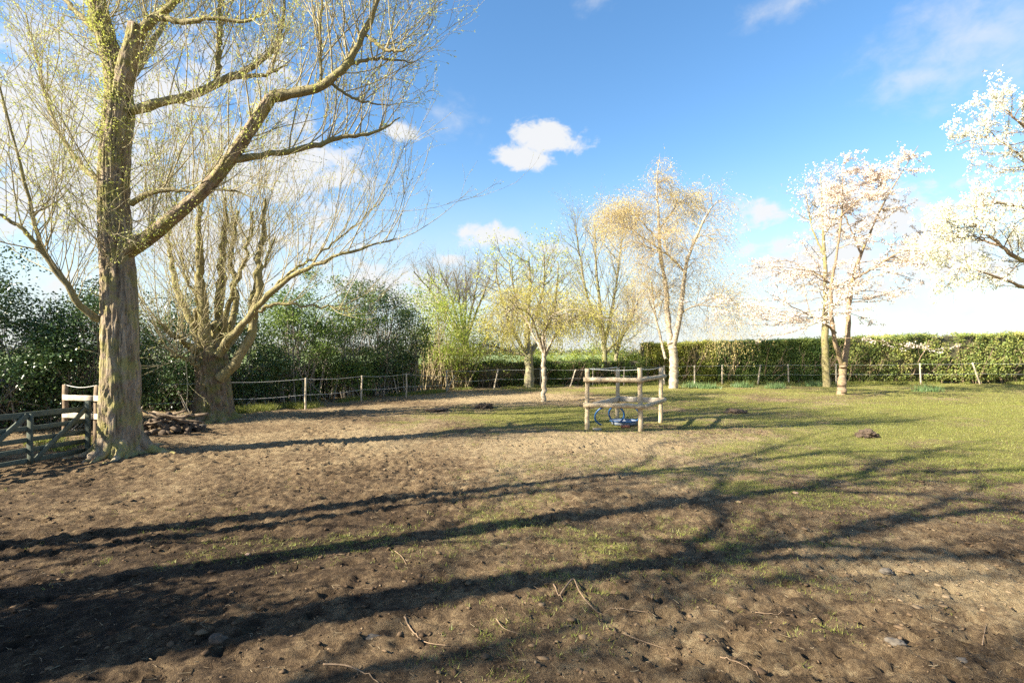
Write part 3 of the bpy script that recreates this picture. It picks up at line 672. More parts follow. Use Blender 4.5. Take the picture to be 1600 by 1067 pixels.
build_tree('birch_tree', 'tall weeping silver birch with hanging golden twigs at the left end of the clipped hedge', b, st,
    [dict(k=22, skip=(0,), t0=.3, ang=52, asd=12, L=lambda t, p: np.clip(2.3-.165*p[:, 2], .5, 1.5)*(1.15-.4*t), r=.022, up=.5, trop=(0, 0, .0), tropg=.0, m=6, wander=.12),
     dict(k=7, t0=.2, ang=45, asd=15, L=(.5, 1.2), r=.010, trop=(0, 0, -.14), m=5, wander=.08),
     dict(k=6, t0=.2, ang=35, asd=15, L=lambda t, p: .7+1.1*np.clip((12.5-p[:, 2])/6, .1, 1), r=.0065, trop=(0, 0, -.75), m=3, wander=.05)],
    M['birch_bark'], M['brown_twig'], M['birch_leaf'], [(2, 5, .085, .030, .004, .05)], seed=9)

# pink cherry
b = B(1315, 616); d = b[1]
st = [([b, Z(1316, 590), Z(1318, 566)], [.21, .17, .16]),
      ([Z(1319, 572), Z(1324, 535, .2), Z(1326, 490, .3), Z(1332, 440, .4), Z(1348, 390, .6), Z(1372, 335, .7), Z(1400, 285, .8), Z(1435, 228, .9)], [.13, .12, .11, .09, .06, .045, .03, .012]),
      ([Z(1317, 572), Z(1306, 540, -.3), Z(1299, 490, -.4), Z(1300, 440, -.5), Z(1308, 390, -.5), Z(1315, 330, -.5), Z(1318, 250, -.5)], [.11, .10, .085, .065, .05, .03, .01]),
      ([Z(1326, 470, .3), Z(1300, 445, 1), Z(1262, 420, 1.6), Z(1225, 405, 2)], [.06, .05, .03, .012]),
      ([Z(1330, 440, .4), Z(1370, 415, -.4), Z(1420, 385, -1), Z(1450, 360, -1.2)], [.06, .05, .03, .012]),
      ([Z(1306, 520, -.3), Z(1280, 500, -.8), Z(1240, 480, -1), Z(1195, 455, -1)], [.05, .04, .025, .01]),
      ([Z(1345, 395, .5), Z(1330, 360, .8), Z(1312, 320, 1), Z(1300, 290, 1)], [.05, .035, .025, .01]),
      ([Z(1312, 340, -.5), Z(1345, 310, -.8), Z(1375, 290, -1), Z(1365, 270, -1)], [.03, .025, .015, .01])]
build_tree('cherry_tree', 'cherry tree in pale pink blossom with a forked trunk in front of the clipped hedge', b, st,
    [dict(k=20, skip=(0,), t0=.2, t1=1, ang=66, asd=12, L=lambda t, p: np.clip(5.3-.50*p[:, 2], .45, 4.2), r=.024, squash=.15, trop=(0, 0, .01), m=8, wander=.10),
     dict(k=7, t0=.15, ang=42, asd=12, L=(.4, 1.1), r=.012, squash=.6, trop=(0, 0, .03), m=5, wander=.1)],
    M['cherry_bark'], M['twig'], M['pink_blossom'], [(1, 5, .07, .065, .042, .1, 6), (0, 8, .07, .065, .042, .25, 6)], seed=12, leafname='blossom')

# second tree right behind the cherry, mossy trunk, bare top
b = B(1292, 605); d = b[1]
st = [([b, Z(1291, 570), Z(1289, 530), Z(1290, 480), Z(1289, 420), Z(1286, 360), Z(1284, 310), Z(1282, 268)], [.22, .20, .18, .15, .11, .07, .045, .015]),
      ([Z(1288, 400), Z(1270, 360, .3), Z(1262, 320, .5), Z(1258, 285, .5)], [.06, .045, .03, .01]),
      ([Z(1287, 370), Z(1305, 335, .3), Z(1312, 300, .4), Z(1315, 275, .4)], [.05, .04, .025, .01])]
build_tree('plum_tree', 'mossy-trunked tree with bare twiggy top and pink blossom directly behind the pink cherry', b, st,
    [dict(k=22, t0=.38, ang=58, asd=12, L=lambda t, p: np.clip(3.0-.2*p[:, 2], .7, 2.4), r=.022, up=.3, trop=(0, 0, .04), m=7),
     dict(k=6, t0=.2, ang=40, L=(.5, 1.1), r=.010, trop=(0, 0, .04), m=5)],
    M['mossy_bark'], M['grey_twig'], M['pink_blossom'], [(1, 2, .07, .06, .06, .2, 4)], seed=14, leafname='blossom')

# white blossom tree, trunk outside the right edge
d = 18.0; b = np.array([20.3, 18.0, 0.]); b[2] = gz(b[0], b[1])-.05
st = [([b, Z(1700, 560), Z(1695, 480), Z(1690, 400), Z(1680, 320), Z(1660, 240), Z(1640, 150)], [.25, .22, .2, .17, .12, .07, .02]),
      ([Z(1692, 440), Z(1640, 415, -.5), Z(1595, 405, -.8), Z(1565, 385, -1), Z(1530, 355, -1.1), Z(1500, 340, -1.2)], [.12, .09, .07, .055, .035, .012]),
      ([Z(1690, 400), Z(1640, 350, -.3), Z(1600, 325, -.4), Z(1560, 318, -.5), Z(1520, 325, -.6)], [.10, .07, .05, .03, .012]),
      ([Z(1685, 350), Z(1640, 290, .4), Z(1600, 250, .6), Z(1570, 225, .8), Z(1540, 215, .8), Z(1490, 228, .8)], [.09, .07, .05, .035, .025, .01]),
      ([Z(1680, 320), Z(1640, 250, -.4), Z(1605, 205, -.5), Z(1580, 180, -.6), Z(1562, 158, -.6)], [.08, .06, .04, .025, .01]),
      ([Z(1695, 480), Z(1640, 465, -.6), Z(1590, 445, -.9), Z(1550, 430, -1.1), Z(1510, 420, -1.2), Z(1475, 425, -1.2)], [.09, .07, .05, .035, .02, .01]),
      ([Z(1560, 384, -1), Z(1530, 375, -.8), Z(1490, 372, -.6), Z(1462, 390, -.5)], [.04, .03, .02, .008]),
      ([Z(1690, 400), Z(1750, 350), Z(1800, 300), Z(1850, 260)], [.1, .08, .05, .02]), ([Z(1690, 440), Z(1750, 420, -1), Z(1820, 400, -1.5), Z(1900, 390, -2)], [.1, .08, .05, .02])]
build_tree('blossom_tree', 'tree in dense white blossom reaching in from the right edge', b, st,
    [dict(k=20, t0=.2, t1=1, ang=52, asd=14, L=lambda t, p: 1.8-1.0*t, r=.020, up=.4, trop=(0, 0, .05), m=6, wander=.13),
     dict(k=5, t0=.2, ang=45, asd=12, L=(.3, .8), r=.009, trop=(0, 0, .04), m=5, wander=.1)],
    M['cherry_bark'], M['twig'], M['white_blossom'], [(1, 4, .055, .052, .045, .1, 9), (0, 7, .055, .052, .05, .1, 9)], seed=16, leafname='blossom')

# ------------------------------------------------------------------ shrubs and hedges
def shrub(name, label, c, rx, ry, h, ncl, per, L, W, leafm, seed, cr=.26, stems=18, group=None, low=.0, stemm='grey_twig', cat='shrub', flat=.0):
    rg = np.random.default_rng(seed); x, y = c; base = np.array([x, y, gz(x, y)-.04])
    o = thing(name, label, cat, tuple(base), group)
    # clump centres inside an uneven egg
    u = unit(rg.normal(size=(ncl*3, 3))); rr = rg.uniform(.25, 1, ncl*3)**.45
    p = u*rr[:, None]; p[:, 2] = low+(p[:, 2]*.5+.5)*(1-low)
    wob = 1+.45*fbm(u[:, 0]*2+seed, u[:, 1]*2, u[:, 2]*2, o=3, seed=seed)
    prof = np.clip(1.15-.55*p[:, 2]**2, .3, 1)*wob
    cc = base+np.stack([p[:, 0]*rx*prof, p[:, 1]*ry*prof, p[:, 2]*h*np.clip(wob, .65, 1.35)], 1)
    keep = fbm(cc[:, 0]*.9, cc[:, 1]*.9, cc[:, 2]*.9, o=2, seed=seed+4) > -.18
    cc = cc[keep][:ncl]; n = len(cc)
    lg = Geo(); k = np.repeat(np.arange(n), per)
    off = rg.normal(size=(len(k), 3))*cr*np.array([1, 1, .7])*rg.uniform(.5, 1.3, n)[k][:, None]
    pos = cc[k]+off; pos[:, 2] = np.maximum(pos[:, 2], base[2]+.08)
    V, F, T = leafq(pos, L, W, rg, flat)
    ct = rg.uniform(0, 1, n)[k]; T = np.clip(.55*T+.45*np.repeat(ct, 4), 0, 1)
    lg.add(V, F, T)
    sg = Geo(); sel = rg.choice(n, min(n, stems*4), replace=False); e = cc[sel]
    s0 = base+np.stack([rg.normal(0, rx*.25, len(e)), rg.normal(0, ry*.25, len(e)), np.zeros(len(e))], 1)
    m = 7; t = np.linspace(0, 1, m)[None, :, None]
    mid = s0*.45+e*.55+np.array([0, 0, .25])*h*.3; mid[:, :2] = s0[:, :2]*.65+e[:, :2]*.35
    PP = (1-t)**2*s0[:, None]+2*t*(1-t)*mid[:, None]+t*t*e[:, None]; PP[:, 1:-1] += rg.normal(size=(len(e), m-2, 3))*.03
    sg.add(*tubes(PP, np.linspace(.026, .006, m)[None]*rg.uniform(.6, 1.3, (len(e), 1)), 4))
    pq, dq, rq, _, _ = spawn(PP, np.full(PP.shape[:2], .01), 5, .3, 1, 45, 15, rg, .5)
    P2, R2 = grow(pq, dq, rg.uniform(.3, .9, len(pq)), .006, 4, .15, (0, 0, .04), rg); sg.add(*tubes(P2, R2, 3))
    st_ = link('stems', sg.mesh(name+'_stems', base), M[stemm], o); link('foliage', lg.mesh(name+'_foliage', base, False), leafm, o)
    return o
GS = 'evergreen shrubs along the left boundary'
H = M['holly_leaf']
shrub('holly_bush', 'dark glossy evergreen bush behind the gate at the left edge', (-13.6, 13.4), 2.6, 1.5, 4.1, 330, 90, .085, .05, H, 101, group=GS, flat=.8)
shrub('holly_bush', 'dark glossy bush filling the gap just left of the tall willow trunk', (-11.6, 14.3), 1.7, 1.4, 3.7, 260, 90, .085, .05, H, 102, group=GS, flat=.8)
shrub('holly_bush', 'dark glossy bush between the two willow trunks', (-11.9, 17.6), 2.2, 1.4, 3.9, 270, 80, .09, .055, H, 103, group=GS, flat=.8)
shrub('holly_bush', 'dark evergreen bush directly behind the pollard willow', (-10.2, 19.0), 1.9, 1.4, 3.2, 220, 70, .09, .055, H, 104, group=GS, flat=.8)
shrub('laurel_bush', 'mid-green evergreen bush just right of the pollard willow', (-8.9, 20.6), 2.0, 1.3, 4.6, 190, 80, .10, .055, M['laurel_leaf'], 105, group=GS, flat=.6)
shrub('laurel_bush', 'tall green shrub behind the first white fence post right of the pollard', (-7.3, 22.3), 2.0, 1.4, 5.0, 200, 80, .10, .055, M['laurel_leaf'], 106, group=GS, flat=.6)
shrub('holly_bush', 'tall dark evergreen behind the middle post of the left fence', (-6.0, 23.9), 1.6, 1.3, 5.2, 190, 75, .095, .055, H, 107, group=GS, flat=.7)
shrub('laurel_bush', 'narrow upright evergreen at the right end of the dark shrub row', (-5.0, 25.2), 1.3, 1.0, 4.6, 120, 55, .10, .055, M['laurel_leaf'], 108, group=GS, flat=.6)
shrub('holly_bush', 'dark evergreen beyond the gate outside the left edge', (-17.5, 12.2), 2.4, 1.5, 4.3, 200, 80, .10, .06, H, 109, group=GS, flat=.8)
GY = 'yellow-green spring shrubs'
shrub('spring_shrub', 'airy yellow-green shrub next to the last dark evergreen', (-4.2, 27.4), 1.6, 1.1, 5.6, 190, 26, .10, .06, M['spring_leaf'], 111, cr=.42, group=GY, low=.12, stems=10, stemm='twig')
shrub('spring_shrub', 'bright yellow-green shrub in front of the bare fan-shaped tree', (-2.9, 28.6), 2.0, 1.2, 4.8, 200, 26, .10, .06, M['spring_leaf'], 112, cr=.42, group=GY, low=.1, stems=10, stemm='twig')
shrub('spring_shrub', 'low leafy shrub left of the round-crowned maple', (-1.4, 30.4), 1.9, .9, 3.4, 150, 30, .10, .06, M['spring_leaf'], 113, cr=.36, group=GY, low=.1, stems=8, stemm='twig')
shrub('spring_shrub', 'green bush at the left end of the clipped hedge beside the birch', (7.6, 33.4), 1.3, .9, 2.7, 130, 60, .10, .06, M['spring_leaf'], 114, cr=.3, group=GY, stems=6)
shrub('spring_shrub', 'low green bush behind the left post of the pen', (4.0, 32.6), 1.7, .8, 1.9, 110, 50, .10, .06, M['spring_leaf'], 115, cr=.3, group=GY, stems=6)

shrub('spring_shrub', 'pale airy bush behind the maple trunk', (1.6, 32.4), 1.5, .8, 2.3, 110, 36, .10, .06, M['spring_leaf'], 116, cr=.3, group=GY, low=.1, stems=8, stemm='twig')
shrub('spring_shrub', 'pale airy bush between the weeping tree and the tall thin tree', (6.0, 34.0), 1.6, .8, 2.6, 100, 36, .10, .06, M['spring_leaf'], 117, cr=.3, group=GY, low=.1, stems=8, stemm='twig')
shrub('spring_shrub', 'yellow-green sapling clump behind the leaning fence post', (-3.9, 30.2), 1.9, .9, 5.2, 150, 24, .10, .06, M['spring_leaf'], 118, cr=.38, group=GY, low=.2, stems=9, stemm='twig')
def hedge(name, label, x0, y0, x1, y1, h0, h1, th, n, L, W, leafm, seed, top=None, stems=60, rough=.12, group=None, low=.06, gaps=-.9):
    rg = np.random.default_rng(seed); a = np.array([x0, y0]); b_ = np.array([x1, y1]); ln = np.linalg.norm(b_-a); u = (b_-a)/ln; nr = np.array([u[1], -u[0]])
    base = np.array([(x0+x1)/2, (y0+y1)/2, 0.]); o = thing(name, label, 'hedge', tuple(base), group)
    t = rg.uniform(0, 1, n); s = rg.uniform(0, 1, n)
    face = rg.uniform(0, 1, n); hh = h0+(h1-h0)*t; hh = hh+rough*.6*fbm(t*ln*.7, 0*t+seed, o=3, seed=seed)
    dep = th/2*np.ones(n); z = np.empty(n)
    fr = face < .62; tp = (face >= .62) & (face < .85); bk = face >= .85
    z[fr | bk] = (low+(1-low)*s[fr | bk]**.9)*hh[fr | bk]; z[tp] = hh[tp]
    off = np.where(fr, th/2, np.where(bk, -th/2, (s-.5)*th))
    bump = rough*2.2*fbm(t*ln*.9, z*.9, o=3, seed=seed+3)
    off = np.where(fr, off+bump-np.abs(rg.normal(0, .13, n)), np.where(bk, off+np.abs(rg.normal(0, .1, n)), off)); z = np.where(tp, z+(rg.uniform(0, 1, n) > .93)*rg.uniform(0, .16, n)+rough*fbm(t*ln*2, off*2, o=2, seed=seed+6)-np.abs(rg.normal(0, .06, n)), z)
    off = np.where(fr & (z < .5), off-.25*(.5-z), off)
    keep = fbm(t*ln*1.1, z*1.4, o=3, seed=seed+8) > gaps
    xy = a+u*(t*ln)[:, None]+nr*off[:, None]; pos = np.stack([xy[:, 0], xy[:, 1], z], 1)[keep]
    V, F, T = leafq(pos, L, W, rg, 0)
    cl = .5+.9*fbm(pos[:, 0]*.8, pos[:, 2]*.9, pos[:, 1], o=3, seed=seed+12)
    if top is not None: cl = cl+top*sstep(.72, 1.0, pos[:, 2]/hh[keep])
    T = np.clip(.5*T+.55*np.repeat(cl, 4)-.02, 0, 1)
    # inner mass of twigs
    m = max(4, int(ln/.5)); cg = Geo(); vv = []; prof = [(-.32, .02), (.22, .02), (.30, .5), (.31, .965), (-.32, .965)]
    tt = np.linspace(0, 1, m)
    for q in tt:
        for po, pz in prof:
            c_ = a+u*q*ln+nr*(po*th+rg.normal(0, .05)); vv.append((c_[0], c_[1], (h0+(h1-h0)*q)*pz+rg.normal(0, .04)*(pz > .1)))
    ff = [(i_*5+j_, i_*5+(j_+1) % 5, i_*5+5+(j_+1) % 5, i_*5+5+j_) for i_ in range(m-1) for j_ in range(5)]
    ff += [(0, 1, 2, 3), (0, 3, 4, -1), ((m-1)*5, (m-1)*5+3, (m-1)*5+2, (m-1)*5+1), ((m-1)*5, (m-1)*5+4, (m-1)*5+3, -1)]
    cg.add(np.array(vv), np.array(ff))
    k = np.arange(stems); tq = rg.uniform(0, 1, stems); s0 = a+u*(tq*ln)[:, None]+nr*(th*.27+rg.normal(0, .06, stems))[:, None]
    PP, RR = grow(np.stack([s0[:, 0], s0[:, 1], np.zeros(stems)], 1), rg.normal(size=(stems, 3))*.3+[0, 0, 1], (h0+h1)/2*rg.uniform(.5, .95, stems), rg.uniform(.015, .05, stems), 8, .12, (0, 0, .05), rg)
    cg2 = Geo().add(*tubes(PP, RR, 5)); pq, dq, rq, _, _ = spawn(PP, RR, 5, .2, 1, 40, 12, rg, .4)
    P2, R2 = grow(pq, dq, rg.uniform(.3, .8, len(pq)), .012, 4, .15, (0, 0, .05), rg); cg2.add(*tubes(P2, R2, 4))
    link('inner_branches', cg.mesh(name+'_inner', base), M['core'], o); link('stems', cg2.mesh(name+'_stems', base), M['cherry_bark'], o)
    link('foliage', Geo().add(V, F, T).mesh(name+'_foliage', base, False), leafm, o); return o
hedge('clipped_hedge', 'yellow-green stretch of clipped hedge right behind the birch', 8.4, 33.0, 13.0, 33.2, 2.55, 2.65, 1.3, 22000, .10, .06, M['privet_leaf'], 201, rough=.16, group='clipped hedge along the right boundary')
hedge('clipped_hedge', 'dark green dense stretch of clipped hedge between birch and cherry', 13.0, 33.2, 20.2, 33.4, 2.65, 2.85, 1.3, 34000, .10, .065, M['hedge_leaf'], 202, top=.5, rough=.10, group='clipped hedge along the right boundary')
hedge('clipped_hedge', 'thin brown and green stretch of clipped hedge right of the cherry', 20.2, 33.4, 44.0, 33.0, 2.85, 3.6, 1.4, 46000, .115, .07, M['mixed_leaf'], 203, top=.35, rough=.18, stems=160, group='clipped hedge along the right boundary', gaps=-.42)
hedge('low_hedge', 'low ragged dark hedge with bare stems at the back, left of the birch', -5.6, 28.6, 8.6, 32.6, 1.35, 1.5, .9, 30000, .09, .055, M['low_leaf'], 204, rough=.3, stems=150, gaps=-.30, low=.04)
hedge('boundary_hedge', 'shaded undergrowth below the evergreen shrubs behind the left fence', -16.5, 14.6, -5.4, 26.6, 1.5, 1.4, 1.0, 26000, .09, .05, M['holly_leaf'], 205, rough=.3, stems=90, gaps=-.4)

# far hedgerow beyond the field
rg = np.random.default_rng(77); lg = Geo()
xx = rg.uniform(-420, 420, 900); yy = 330+.12*xx+rg.normal(0, 5, 900); hh = 3+4*np.abs(fbm(xx*.03, yy*0, o=3, seed=4))+rg.uniform(0, 2.5, 900)*(rg.uniform(0, 1, 900) > .6)
kk = np.repeat(np.arange(900), 26); off = rg.normal(size=(len(kk), 3))*[2.6, 2.2, .0]; pz = rg.uniform(0, 1, len(kk))*hh[kk]*1.1
lg.add(*leafq(np.stack([xx[kk]+off[:, 0], yy[kk]+off[:, 1], pz], 1), 1.5, 1.1, rg))
far_leaf = leaf_mat('far_leaf', [(.10, .12, .05), (.16, .17, .07), (.22, .20, .10)], .7, .2)
tag(link('far_hedgerow', lg.mesh('far_hedgerow', (0, 0, 0), False), far_leaf), 'distant tree line beyond the green field', 'hedgerow', kind='stuff')

# ------------------------------------------------------------------ unseen trees at left, slim ones and bushes added; shadows lie on the mud
def side_tree(label, x, y, h, r, seed, lean=(0, 0), fork=.42):
    b = np.array([x, y, gz(x, y)-.06]); rg = np.random.default_rng(seed); lx, ly = lean
    def q(t, dx=0, dy=0): return b+np.array([lx*t+dx, ly*t+dy, h*t])
    st = [([b, q(.15), q(.3), q(.5, .1, .05), q(.75, .05, -.1), q(1)], [r*1.15, r, r*.92, r*.8, r*.4, .03])]
    for i_ in range(6):
        a = i_*2.4+rg.uniform(-.4, .4); t0 = fork+.055*i_; L = h*(.26-.015*i_); e = .75+.1*i_/6
        st.append(([q(t0), q(t0+.08, math.cos(a)*L*.3, math.sin(a)*L*.3), q(t0+.17*e, math.cos(a)*L*.65, math.sin(a)*L*.65), q(min(t0+.30, 1.05), math.cos(a)*L, math.sin(a)*L)], [r*.34, r*.27, r*.18, .015]))
    build_tree('roadside_tree', label, b, st, [dict(k=7, t0=.35, ang=45, asd=12, L=lambda t, p: 2.1-1.0*t, r=.035, up=.6, trop=(0, 0, .05), m=6),
        dict(k=4, t0=.2, ang=40, L=(.5, 1.1), r=.012, trop=(0, 0, .03), m=5)], M['grey_bark'], M['grey_twig'], M['spring_leaf'], [(1, 1, .05, .03, .04, .5)], seed=seed, group='trees left of the view')
side_tree('bare tree outside the left edge, farthest forward of the row', -9.6, 3.45, 11.0, .16, 301, (.2, .1), .62)
side_tree('bare tree outside the left edge, second of the row', -9.3, 2.2, 11.5, .22, 302, (.2, -.5), .62)
side_tree('bare tree outside the left edge, third of the row', -9.8, .85, 11.0, .25, 303, (.5, -1.0), .62)
side_tree('slender bare tree added for its shadow outside the left edge between the first two', -11.2, 2.25, 10.5, .11, 305, (.3, .4), .6)  # this and the next two are unseen trees added for thinner shadow streaks
side_tree('slender bare tree added for its shadow outside the left edge behind the second', -11.6, .9, 10.5, .12, 306, (.3, .2), .6)
side_tree('slender bare tree added for its shadow outside the left edge behind the third', -11.4, -1.0, 10.0, .12, 307, (.3, -.3), .6)
side_tree('bare tree outside the left edge, last of the row behind the viewer', -13.4, -3.2, 11.5, .17, 304, (.4, -1.6), .6)
shrub('holly_bush', 'dark evergreen added outside the left edge to shade the gate and willow foot', (-12.6, 8.5), 1.3, 1.0, 3.9, 170, 80, .10, .06, H, 110, group=GS, flat=.8)  # unseen bush added to shade the gate and lower willow trunk

shrub('holly_bush', 'dark evergreen added outside the left edge for its shade, nearest the viewer', (-7.3, 1.9), 1.25, 1.0, 3.2, 220, 80, .09, .055, H, 119, group=GS, flat=.8)  # unseen bush added to darken the mud at lower left

# ------------------------------------------------------------------ gate and the rails behind it
rw = np.random.default_rng(5)
ga = np.array([-8.28, 10.0, 0]); gb = np.array([-8.98, 6.75, 0]); gl = unit(gb-ga); gl_len = np.linalg.norm(gb-ga)
gate = thing('field_gate', 'weathered grey-green five-bar wooden gate left of the tall willow', 'gate', (ga[0], ga[1], 0))
def gp(s, z, off=0.0): return ga+gl*s+np.array([gl[1], -gl[0], 0])*off+np.array([0, 0, z])
def part(name, V, F, m, o, smooth=False): return link(name, Geo().add(V, F).mesh(name, o.location, smooth), m, o)
for z, hh in ((.90, .10), (.66, .08), (.46, .08), (.28, .08), (.10, .08)): part('bar', *beam(gp(0.02, z), gp(gl_len, z), .035, hh, 8, 0, rw), M['gate_wood'], gate)
for s, z0, z1, wd in ((.04, .03, 1.06, .09), (1.03, .03, .92, .085), (2.1, .03, .92, .085), (gl_len-.05, .03, 1.1, .09)): part('stile', *beam(gp(s, z0, -.045), gp(s, z1, -.045), wd, .05, 5, 0, rw), M['gate_wood'], gate)
for s0, s1 in ((.98, .08), (1.12, 2.05)): part('brace', *beam(gp(s0 if s0 < 1 else s0+.95, .08 if s0 < 1 else .08, -.052) if s0 < 1 else gp(1.98, .1, -.052), gp(s1, .9, -.052) if s0 < 1 else gp(1.08, .9, -.052), .04, .08, 5, 0, rw), M['gate_wood'], gate)
def round_post(a, b, r, n=8, S=9, taper=.9, rg=rw):
    t = np.linspace(0, 1, n)[:, None]; P = np.array(a)*(1-t)+np.array(b)*t; P[1:-1] += rg.normal(size=(n-2, 3))*.004; R = r*np.linspace(1, taper, n)*(1+.03*rg.normal(size=n))
    return tubes(P, R, S, cap=True)
rf = thing('rail_fence', 'short length of two-rail wooden fence behind the gate, ending at the tall willow', 'fence', (-10.6, 12.1, 0))
fp = [(-10.75, 12.3), (-9.75, 12.0), (-8.75, 11.75)]
for x, y in fp: part('post', *beam((x, y, -.1), (x+.02, y, 1.22), .09, .09, 5, 0, rw), M['brown_post'], rf)
for z in (.92, .50):
    for (xa, ya), (xb, yb) in zip(fp[:-1], fp[1:]): part('rail', *beam((xa+.02, ya-.07, z), (xb-.01, yb-.07, z), .035, .13, 5, 0, rw), M['rail_wood'], rf)
tt = np.linspace(0, 1, 12)[:, None]
for (xa, ya), (xb, yb) in zip(fp[:-1], fp[1:]):
    P = np.array([xa, ya, 1.22])*(1-tt)+np.array([xb, yb, 1.22])*tt; P[:, 2] -= .06*np.sin(np.pi*tt[:, 0]); part('cord', *tubes(P, np.full(12, .007), 5), M['wire'], rf)

# ------------------------------------------------------------------ white-taped wire fences
def wire_fence(label, posts, heights, wires, r=.04, span=True):
    o = thing('wire_fence', label, 'fence', (posts[0][0], posts[0][1], 0), 'taped wire fence round the paddock'); tops = []
    for i_, (x, y, h, lx) in enumerate(posts):
        z = gz(x, y); part('post', *round_post((x, y, z-.1), (x+lx, y+.02, z+h), r, 6, 8), M['post_wood'], o); tops.append((x, y, z, h, lx))
    for wz in wires:
        for a, b_ in zip(tops[:-1], tops[1:]):
            A = np.array([a[0]+a[4]*wz, a[1]-r-.004, a[2]+a[3]*wz]); Bq = np.array([b_[0]+b_[4]*wz, b_[1]-r-.004, b_[2]+b_[3]*wz]); t = np.linspace(0, 1, 12)[:, None]
            P = A*(1-t)+Bq*t; P[:, 2] -= .05*np.sin(np.pi*t[:, 0]); part('wire', *tubes(P, np.full(12, .0048), 4), M['wire'], o)
    return o
wire_fence('taped wire fence on white posts in front of the dark evergreens on the left', [(-11.0, 14.4, 1.15, 0), (-9.5, 16.3, 1.1, 0), (-7.18, 17.8, 1.12, 0), (-5.95, 20.2, 1.06, .02), (-4.58, 22.2, 1.08, 0), (-3.35, 25.8, .85, .45)], None, (.97, .48), .036)
wire_fence('taped wire fence along the low hedge at the back behind the pen', [(-3.3, 25.9, 1.1, 0), (-1.0, 27.8, 1.1, .25), (1.6, 28.8, 1.1, 0), (3.3, 29.3, 1.0, .35), (4.7, 29.8, 1.15, 0), (6.6, 30.3, 1.15, .05), (9.2, 30.9, 1.15, 0)], None, (.97, .5), .04)
wire_fence('taped wire fence in front of the clipped hedge on the right', [(9.2, 31.0, 1.15, 0), (11.2, 31.4, 1.15, 0), (13.1, 31.9, 1.2, 0), (15.1, 31.5, 1.2, .2), (17.25, 31.9, 1.25, -.05), (20.2, 31.9, 1.25, 0), (25.4, 31.8, 1.3, -.05), (29.2, 31.9, 1.35, -.5), (34, 31.9, 1.35, 0), (40, 31.9, 1.3, 0)], None, (.97, .5), .048)

# ------------------------------------------------------------------ post-and-rail pen
pA, pB, pC, pD = [np.array(q) for q in ((1.92, 13.1), (3.23, 12.85), (4.26, 14.7), (3.12, 15.2))]
pen = thing('rail_pen', 'small square pen of four round posts and half-round rails in the middle of the paddock', 'pen', (pA[0], pA[1], 0))
for q, h in ((pA, 1.58), (pB, 1.6), (pC, 1.56), (pD, 1.52)):
    z = gz(*q); part('post', *round_post((q[0], q[1], z-.1), (q[0]+rw.normal(0, .012), q[1], h), .062, 9, 14, .94), M['pen_wood'], pen, True)
def half_rail(a, b, z0, z1, r, off):
    a = np.array(a); b = np.array(b); u = (b-a)/np.linalg.norm(b-a); n = np.array([u[1], -u[0]])*off; a2 = a-u*.09+n; b2 = b+u*.07+n
    return round_post((a2[0], a2[1], z0), (b2[0], b2[1], z1), r, 9, 12, .97)
for a, b_, z0, z1, off in ((pA, pB, 1.30, 1.30, .11), (pB, pC, 1.32, 1.31, .11), (pA, pB, .66, .65, .11), (pB, pC, .64, .64, .11)): part('rail', *half_rail(a, b_, z0, z1, .06, off), M['pen_wood'], pen, True)
for a, b_, z in ((pD, pC, .62), (pA, pD, .62)):
    u = (b_-a)/np.linalg.norm(b_-a); n = np.array([u[1], -u[0]])*.085
    part('board', *beam((a[0]+n[0], a[1]+n[1], z), (b_[0]+n[0], b_[1]+n[1], z), .035, .15, 6, 0, rw), M['rail_wood'], pen)
for a, b_ in ((pA, pD), (pA, pB), (pB, pC)):
    t = np.linspace(0, 1, 12)[:, None]; P = np.array([a[0], a[1], 1.57])*(1-t)+np.array([b_[0], b_[1], 1.56])*t; P[:, 2] -= .03*np.sin(np.pi*t[:, 0]); part('cord', *tubes(P, np.full(12, .007), 4), M['wire'], pen)
# blue feeder tray with hoops inside the pen
fx, fy = 3.05, 14.0; fz = gz(fx, fy)
tray = thing('feed_tray', 'blue-rimmed grey tray lying inside the wooden pen', 'tray', (fx, fy, fz))
th_ = np.linspace(0, 2*np.pi, 33)[:-1]
def oval_ring(rx, ry, z): return np.stack([fx+rx*np.cos(th_), fy+ry*np.sin(th_), np.full(32, fz+z)], 1)
rings_ = [oval_ring(.32, .24, .05), oval_ring(.36, .27, .15), oval_ring(.34, .25, .15), oval_ring(.30, .21, .10)]
V = np.concatenate(rings_+[[[fx, fy, fz+.10]]]); F = [(q*32+i_, q*32+(i_+1) % 32, q*32+32+(i_+1) % 32, q*32+32+i_) for q in range(3) for i_ in range(32)]+[(128, 96+i_, 96+(i_+1) % 32, -1) for i_ in range(32)]
part('basin', V, np.array(F), M['grey_tray'], tray, True)
rp = np.concatenate([oval_ring(.365, .275, .145), oval_ring(.365, .275, .145)[:1]]); part('rim', *tubes(rp, np.full(33, .016), 8), M['blue'], tray, True)
def hoop(label, cx, cy, cz, rx, rz, rot, tilt):
    t = np.linspace(-.35*np.pi, 1.35*np.pi, 40); l = np.stack([rx*np.cos(t), -tilt*np.sin(t), rz*np.sin(t)], 1); c, s = math.cos(rot), math.sin(rot)
    P = np.stack([cx+l[:, 0]*c-l[:, 1]*s, cy+l[:, 0]*s+l[:, 1]*c, cz+l[:, 2]], 1); o = link('hose_hoop', Geo().add(*tubes(P, np.full(40, .024), 8, True)).mesh('hose_hoop', (cx, cy, 0)), M['blue']); o.location = (cx, cy, 0); return tag(o, label, 'hose', 'blue hose hoops in the pen')
hoop('blue hose hoop on the left inside the pen', 2.62, 13.75, gz(2.62, 13.75)+.27, .40, .29, .1, .12)
hoop('blue hose hoop leaning over the tray inside the pen', 3.12, 14.25, gz(3.12, 14.25)+.28, .42, .30, -.3, .2)
